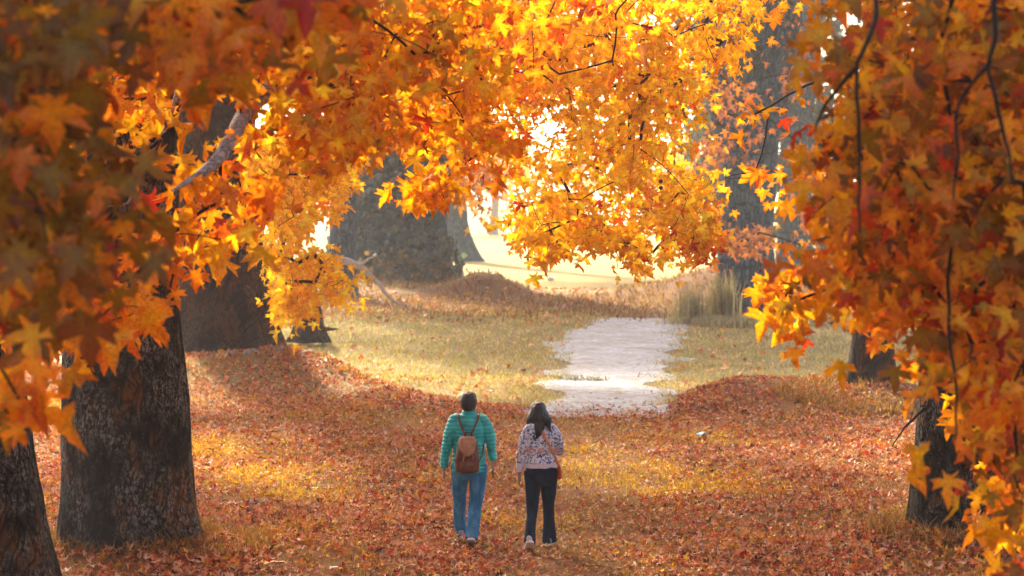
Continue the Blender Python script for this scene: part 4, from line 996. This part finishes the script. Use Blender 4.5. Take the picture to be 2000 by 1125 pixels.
MAT_DENIM = fabric('blue_denim', [(.015, .10, .20), (.035, .20, .38), (.12, .36, .56)], 7, .9, (1.5, 1.5, .5))
MAT_NAVY = fabric('navy_trousers', [(.002, .008, .022), (.004, .018, .044), (.010, .036, .075)], 8, .85, (1.5, 1.5, .5))
MAT_HAIR = fabric('black_hair', [(.003, .003, .005), (.008, .009, .012), (.018, .02, .026)], 30, .38, (4, 4, .35), .5)
MAT_LEATHER = fabric('brown_leather', [(.05, .014, .006), (.12, .038, .016), (.21, .08, .035)], 18, .55, spec=.4)
MAT_TAN = fabric('tan_leather', [(.26, .13, .07), (.38, .21, .12), (.5, .30, .18)], 14, .55, spec=.4)
MAT_ORANGE = fabric('orange_strap', [(.45, .14, .04), (.6, .22, .07), (.7, .3, .12)], 20, .6)
MAT_REDBAG = fabric('red_leather', [(.35, .04, .015), (.5, .07, .02)], 20, .5)
MAT_WSHOE = fabric('pale_shoe', [(.3, .3, .3), (.55, .54, .52)], 20, .7)
MAT_SOLE = plain('white_sole', (.7, .68, .64), .7)
def sweater_mat():
    m, t, o = newmat('patterned_sweater'); tc = N(t, 'TexCoord'); v = tc.outputs['Object']; sep = N(t, 'SeparateXYZ'); t.links.new(v, sep.inputs[0])
    base = (.70, .80, .95)
    n1 = noise_tex(t, v, 13, 3, .5, 1.6); b1 = ramp(t, n1, [(.455, (0, 0, 0)), (.475, (1, 1, 1)), (.505, (1, 1, 1)), (.525, (0, 0, 0))])
    n2 = noise_tex(t, mapping(t, v, (1, 1, 1.7)), 9, 3, .5, 2.4); b2 = ramp(t, n2, [(.585, (0, 0, 0)), (.62, (1, 1, 1))])
    n3 = noise_tex(t, v, 17, 2, .5, 1.0); b3 = ramp(t, n3, [(.60, (0, 0, 0)), (.64, (1, 1, 1))])
    c = mixc(t, b2, base, (.12, .22, .42)); c = mixc(t, b3, c, (.02, .20, .36)); c = mixc(t, b1, c, (.025, .05, .13))
    def band(a, b, z0, z1):
        r = N(t, 'MapRange'); r.inputs[1].default_value = a; r.inputs[2].default_value = b; t.links.new(sep.outputs[2], r.inputs[0])
        q = N(t, 'MapRange'); q.inputs[1].default_value = z0; q.inputs[2].default_value = z1; t.links.new(sep.outputs[2], q.inputs[0])
        k = N(t, 'Math', operation='SUBTRACT'); t.links.new(r.outputs[0], k.inputs[0]); t.links.new(q.outputs[0], k.inputs[1]); return k.outputs[0]
    ob = ramp(t, noise_tex(t, mapping(t, v, (1, 1, 3)), 14, 2, .5, 1.5), [(.46, (0, 0, 0)), (.52, (.9, .9, .9))])
    om = mixc(t, 1, band(1.05, 1.07, 1.12, 1.14), ob, 'MULTIPLY'); c = mixc(t, om, c, (.55, .26, .16))
    r = N(t, 'MapRange'); r.inputs[1].default_value = .945; r.inputs[2].default_value = .95; t.links.new(sep.outputs[2], r.inputs[0])
    c = mixc(t, r.outputs[0], (.70, .72, .86), c)
    principled(t, o, c, .9, bump(t, noise_tex(t, v, 150, 3), .4, .002), .1); return m

def person_a():
    yb = 22.7; p = at(916, 1058, yb); z0 = hgt(p.x, yb)
    r = empty('person', (p.x, yb, z0), 'person with short black hair in a teal quilted jacket and blue jeans, walking away', 'person')
    hipz = .92
    LL = [(-.095, .0, .86, .108), (-.105, .03, .70, .098), (-.108, .13, .48, .074), (-.105, .19, .29, .069), (-.095, .22, .07, .066)]
    RL = [(.09, .0, .86, .108), (.098, -.02, .70, .098), (.080, -.02, .47, .078), (.055, -.11, .28, .070), (.030, -.20, .07, .072)]
    arms = [[(-.105, -.008, 1.385, .040), (-.155, -.008, 1.352, .056), (-.215, -.01, 1.20, .056), (-.245, -.01, 1.06, .050), (-.268, .01, .93, .043), (-.275, .03, .83, .038)],
            [(.105, -.008, 1.385, .040), (.155, -.008, 1.352, .056), (.222, -.015, 1.20, .056), (.246, -.02, 1.10, .050), (.256, .03, 1.0, .043), (.262, .07, .915, .038)]]
    thin = lambda A, k: [(x, y, z, rr * k) for x, y, z, rr in A]
    torso = zsecs([(.84, 0, 0, .14, .10), (.95, 0, 0, .15, .105), (1.1, 0, 0, .135, .10), (1.25, 0, 0, .155, .105), (1.37, 0, -.01, .15, .085), (1.43, 0, -.015, .07, .06)])
    hl = hand_parts((-.277, .035, .80), (-.02, .05, -1), -1, .5); hr = hand_parts((.264, .078, .89), (.02, .18, -1), 1, .9)
    hd = head_parts(-.005, .0, 1.65, 1.0)
    body = solid('body', [torso] + hd + hl + hr + [limb_secs(thin(a, .72)) for a in arms] + [limb_secs(thin(LL, .7)), limb_secs(thin(RL, .7))], MAT_SKIN, r, .0055, 2)
    eyes(r, -.005, 0, 1.65)
    def q(v, n):
        z = v.co.z; s = abs(math.sin(math.pi * (z + .012 * noise.noise(Vector((v.co.x * 6, v.co.y * 6, 0)))) / .043))
        v.co += n * (.011 * s ** .6 - .004 + .010 * noise.noise(v.co * 9))
    jt = zsecs([(.775, 0, 0, .188, .135), (.80, 0, 0, .196, .142), (.9, 0, 0, .188, .14), (1.02, 0, 0, .172, .13), (1.15, 0, 0, .178, .13), (1.27, 0, -.005, .182, .128), (1.34, 0, -.012, .160, .108), (1.39, 0, -.015, .115, .085), (1.44, -.003, -.012, .072, .068), (1.475, -.003, -.008, .068, .068)])
    solid('jacket', [jt] + [limb_secs([(x, y, z, rr * 1.12) for x, y, z, rr in a]) for a in arms], MAT_JACKET, r, .008, 3, q)
    def f(v, n): v.co += n * (.011 * noise.noise(Vector((v.co.x * 9, v.co.y * 9, v.co.z * 5))) + .006 * noise.noise(Vector((v.co.x * 14, v.co.y * 14, v.co.z * 22))) * (1 - sm(.1, .4, v.co.z)))
    solid('jeans', [zsecs([(.70, .0, 0, .13, .10), (.76, 0, 0, .168, .125), (.86, 0, 0, .172, .13), (.92, 0, 0, .165, .12)]), limb_secs(LL), limb_secs(RL)], MAT_DENIM, r, .008, 3, f)
    solid('hair', [[((-.005, cy_, 1.662 + dz), (rx, 0, 0), (0, ry, 0)) for dz, rx, cy_, ry in ((.014, .012, -.012, .014), (.006, .040, -.012, .045), (-.010, .068, -.012, .074), (-.036, .088, -.014, .096), (-.085, .097, -.018, .104), (-.125, .095, -.028, .092), (-.16, .082, -.042, .070), (-.19, .062, -.050, .045), (-.208, .04, -.05, .03))]], MAT_HAIR, r, .008, 3,
          lambda v, n: setattr(v, 'co', v.co + n * (.006 * noise.noise(Vector((v.co.x * 40, v.co.y * 40, v.co.z * 14))))))
    shoe(r, -.095, .20, .02, 0, 4, MAT_WSHOE, MAT_SOLE, .10); shoe(r, .03, -.215, .045, 0, -20, MAT_WSHOE, MAT_SOLE, -.05)
    # backpack
    b = empty('backpack', (p.x, yb - .20, z0 + 1.0), 'small brown leather drawstring backpack worn on the teal jacket', 'backpack')
    def rel(secs): return [((c[0], c[1] + .20, c[2] - 1.0), a, e) for c, a, e in secs]
    solid('bag', [rel(zsecs([(.80, -.018, -.215, .115, .05), (.82, -.018, -.22, .135, .068), (.93, -.016, -.225, .138, .075), (1.05, -.012, -.22, .125, .068), (1.13, -.010, -.21, .11, .055), (1.16, -.010, -.205, .095, .045)]))], MAT_LEATHER, b, .007, 3,
          lambda v, n: setattr(v, 'co', v.co + n * .010 * noise.noise(v.co * 14)))
    fl = [(.985, .015, .078), (.995, .052, .080), (1.02, .078, .080), (1.06, .092, .078), (1.11, .098, .074), (1.15, .098, .066), (1.185, .090, .050), (1.20, .07, .03)]
    solid('flap', [rel([((-.012, -.235 + (1.0 - z) * -.0, z), (rx, 0, 0), (0, ry, 0)) for z, rx, ry in fl])], MAT_TAN, b, .006, 3)
    solid('pocket', [rel(zsecs([(.83, -.014, -.295, .075, .012), (.84, -.014, -.298, .085, .022), (.90, -.014, -.30, .084, .022), (.925, -.014, -.296, .082, .014)]))], MAT_LEATHER, b, .006, 2)
    W = lambda L: [(x, y + .20, z - 1.0) for x, y, z in L]
    ribbon('strap', W([(-.035, -.20, 1.20), (-.065, -.165, 1.27), (-.095, -.138, 1.34), (-.115, -.09, 1.405), (-.12, -.0, 1.425), (-.13, .08, 1.37), (-.15, .13, 1.2)]), .012, .004, MAT_LEATHER, b)
    ribbon('strap', W([(.025, -.20, 1.20), (.055, -.165, 1.27), (.085, -.138, 1.34), (.105, -.09, 1.405), (.11, -.0, 1.425), (.12, .08, 1.37), (.15, .13, 1.2)]), .012, .004, MAT_LEATHER, b)
    ribbon('strap', W([(.105, -.20, .90), (.15, -.15, 1.0), (.165, -.13, 1.10)]), .008, .004, MAT_LEATHER, b)
    ribbon('handle', W([(-.048, -.215, 1.18), (-.035, -.215, 1.235), (-.005, -.215, 1.245), (.03, -.215, 1.235), (.042, -.215, 1.18)]), .009, .004, MAT_LEATHER, b)
    ribbon('drawstring', W([(-.035, -.318, 1.03), (-.05, -.312, .98), (-.058, -.308, .93)]), .005, .004, MAT_TAN, b)
    ribbon('drawstring', W([(.035, -.318, 1.03), (.05, -.312, .99), (.05, -.308, .955)]), .005, .004, MAT_TAN, b)
    # phone in the right hand
    ph = empty('phone', (p.x + .257, yb + .115, z0 + .79), 'dark phone held low in the right hand of the person in teal', 'phone'); ph.rotation_euler = (R(-12), 0, R(12))
    bm = bmesh.new(); bmesh.ops.create_cube(bm, size=1); bmesh.ops.scale(bm, vec=(.012, .06, .13), verts=bm.verts); bmesh.ops.bevel(bm, geom=bm.edges[:], offset=.003, segments=2, affect='EDGES')
    me = D.meshes.new('case'); bm.to_mesh(me); bm.free(); link('case', me, plain('phone_case', (.015, .015, .017), .4), ph)
def person_b():
    yb = 22.5; p = at(1056, 1064, yb); z0 = hgt(p.x, yb)
    r = empty('person', (p.x, yb, z0), 'person with long black hair in a white patterned sweater and navy trousers, walking away', 'person')
    LL = [(-.085, .0, .86, .102), (-.085, -.03, .68, .090), (-.095, -.05, .45, .062), (-.112, -.16, .27, .058), (-.122, -.27, .12, .064)]
    RL = [(.085, .0, .86, .102), (.090, .06, .68, .090), (.088, .12, .45, .064), (.092, .14, .26, .066), (.100, .15, .05, .080)]
    arms = [[(-.09, -.0, 1.345, .036), (-.135, -.0, 1.315, .050), (-.185, -.01, 1.18, .050), (-.208, -.02, 1.05, .044), (-.226, .0, .93, .038), (-.234, .02, .85, .033)],
            [(.09, -.0, 1.345, .036), (.135, -.0, 1.315, .050), (.190, .0, 1.18, .052), (.205, .03, 1.07, .046), (.185, .13, 1.08, .038), (.15, .21, 1.12, .032)]]
    thin = lambda A, k: [(x, y, z, rr * k) for x, y, z, rr in A]
    torso = zsecs([(.84, 0, 0, .13, .10), (.95, 0, 0, .135, .10), (1.08, 0, 0, .115, .09), (1.2, 0, 0, .135, .10), (1.32, 0, -.01, .13, .08), (1.38, -.01, -.01, .06, .055)])
    hl = hand_parts((-.238, .028, .82), (-.02, .06, -1), -1, .5); hr = hand_parts((.145, .225, 1.125), (-.4, .8, .2), 1, .8)
    hd = head_parts(-.025, .01, 1.60, .97)
    solid('body', [torso] + hd + hl + hr + [limb_secs(thin(a, .72)) for a in arms] + [limb_secs(thin(LL, .7)), limb_secs(thin(RL, .7))], MAT_SKIN, r, .0055, 2)
    eyes(r, -.025, .01, 1.60)
    def f(v, n): v.co += n * (.010 * noise.noise(Vector((v.co.x * 8, v.co.y * 8, v.co.z * 12))))
    st = zsecs([(.895, .005, 0, .176, .128), (.93, .005, 0, .178, .130), (.96, .004, 0, .184, .132), (1.05, 0, 0, .166, .12), (1.15, 0, 0, .160, .118), (1.25, 0, -.005, .165, .118), (1.31, 0, -.01, .145, .10), (1.35, -.005, -.01, .105, .08), (1.395, -.015, -.008, .068, .062)])
    solid('sweater', [st] + [limb_secs([(x, y, z, rr * 1.12) for x, y, z, rr in a]) for a in arms], sweater_mat(), r, .008, 3, f)
    def g(v, n): v.co += n * (.008 * noise.noise(Vector((v.co.x * 9, v.co.y * 9, v.co.z * 5))))
    solid('trousers', [zsecs([(.70, .0, 0, .12, .10), (.76, 0, -.005, .172, .13), (.84, 0, -.01, .180, .138), (.93, .005, 0, .160, .12)]), limb_secs(LL), limb_secs(RL)], MAT_NAVY, r, .008, 3, g)
    hair = [[((x, cy_, 1.612 + dz), (rx, 0, 0), (0, ry, 0)) for dz, x, rx, cy_, ry in ((.012, -.025, .012, -.0, .014), (.004, -.025, .040, -.0, .046), (-.012, -.025, .064, -.0, .072), (-.045, -.027, .084, -.004, .095), (-.085, -.028, .095, -.010, .098), (-.13, -.024, .112, -.035, .085), (-.17, -.012, .130, -.06, .065), (-.205, -.002, .135, -.07, .05), (-.225, .008, .11, -.075, .03))],
            [((x, y, z), (a, 0, 0), (0, b, 0)) for x, y, z, a, b in ((.0, -.06, 1.46, .09, .05), (-.01, -.095, 1.38, .062, .035), (-.022, -.118, 1.31, .046, .026), (-.030, -.128, 1.265, .026, .016), (-.040, -.133, 1.235, .010, .008), (-.044, -.135, 1.215, .004, .004))],
            [((x, y, z), (a, 0, 0), (0, b, 0)) for x, y, z, a, b in ((.06, -.06, 1.45, .06, .04), (.085, -.095, 1.37, .030, .03), (.100, -.112, 1.32, .018, .016), (.105, -.112, 1.30, .006, .006))],
            [((x, y, z), (a, 0, 0), (0, b, 0)) for x, y, z, a, b in ((-.09, -.03, 1.48, .05, .04), (-.125, -.05, 1.41, .035, .03), (-.145, -.05, 1.375, .012, .012))]]
    solid('hair', hair, MAT_HAIR, r, .007, 3, lambda v, n: setattr(v, 'co', v.co + n * (.009 * noise.noise(Vector((v.co.x * 45, v.co.y * 45, v.co.z * 10))))))
    shoe(r, -.125, -.30, .09, 0, -34, MAT_WSHOE, MAT_SOLE, .1); shoe(r, .102, .13, .02, 0, 0, fabric('grey_shoe', [(.12, .14, .15), (.3, .31, .31)], 20), MAT_SOLE, -.12)
    b = empty('crossbody_bag', (p.x + .205, yb - .02, z0 + .85), 'small red bag on an orange strap slung across the patterned sweater', 'bag')
    W = lambda L: [(x - .205, y + .02, z - .85) for x, y, z in L]
    solid('bag', [[((c[0] - .205, c[1] + .02, c[2] - .85), a, e) for c, a, e in zsecs([(.77, .205, .0, .018, .06), (.785, .207, .0, .025, .075), (.86, .205, .0, .026, .078), (.90, .203, .0, .022, .075), (.912, .203, .0, .010, .06)])]], MAT_REDBAG, b, .006, 2)
    ribbon('strap', W([(-.07, .05, 1.40), (-.05, -.05, 1.40), (.01, -.115, 1.33), (.045, -.132, 1.25), (.095, -.128, 1.15), (.14, -.122, 1.06), (.175, -.105, .97), (.205, -.06, .91)]), .013, .004, MAT_ORANGE, b)
    ribbon('strap', W([(-.07, .05, 1.40), (-.05, .10, 1.33), (.02, .135, 1.2), (.11, .135, 1.05), (.18, .10, .96), (.205, .05, .91)]), .013, .004, MAT_ORANGE, b)
person_a(); person_b()

# ------------------------------------------------------------------ haze
def build_haze():
    bm = bmesh.new(); bmesh.ops.create_cube(bm, size=1)
    me = D.meshes.new('haze'); bm.to_mesh(me); bm.free()
    o = link('haze', me); x0, x1, y0, y1, z0, z1 = -1000, 1000, -60, 1600, -3, 40
    o.location = ((x0 + x1) / 2, (y0 + y1) / 2, (z0 + z1) / 2); o.scale = (x1 - x0, y1 - y0, z1 - z0)
    m, t, out_ = newmat('haze_air'); pv = N(t, 'VolumePrincipled'); pv.inputs['Color'].default_value = (.84, .92, .98, 1); pv.inputs['Density'].default_value = HAZE
    pv.inputs['Anisotropy'].default_value = .35; t.links.new(pv.outputs[0], out_.inputs['Volume']); me.materials.append(m); tag(o, 'thin bright autumn mist filling the whole grove', 'haze', kind='stuff')
HAZE = 0.0007
build_haze()
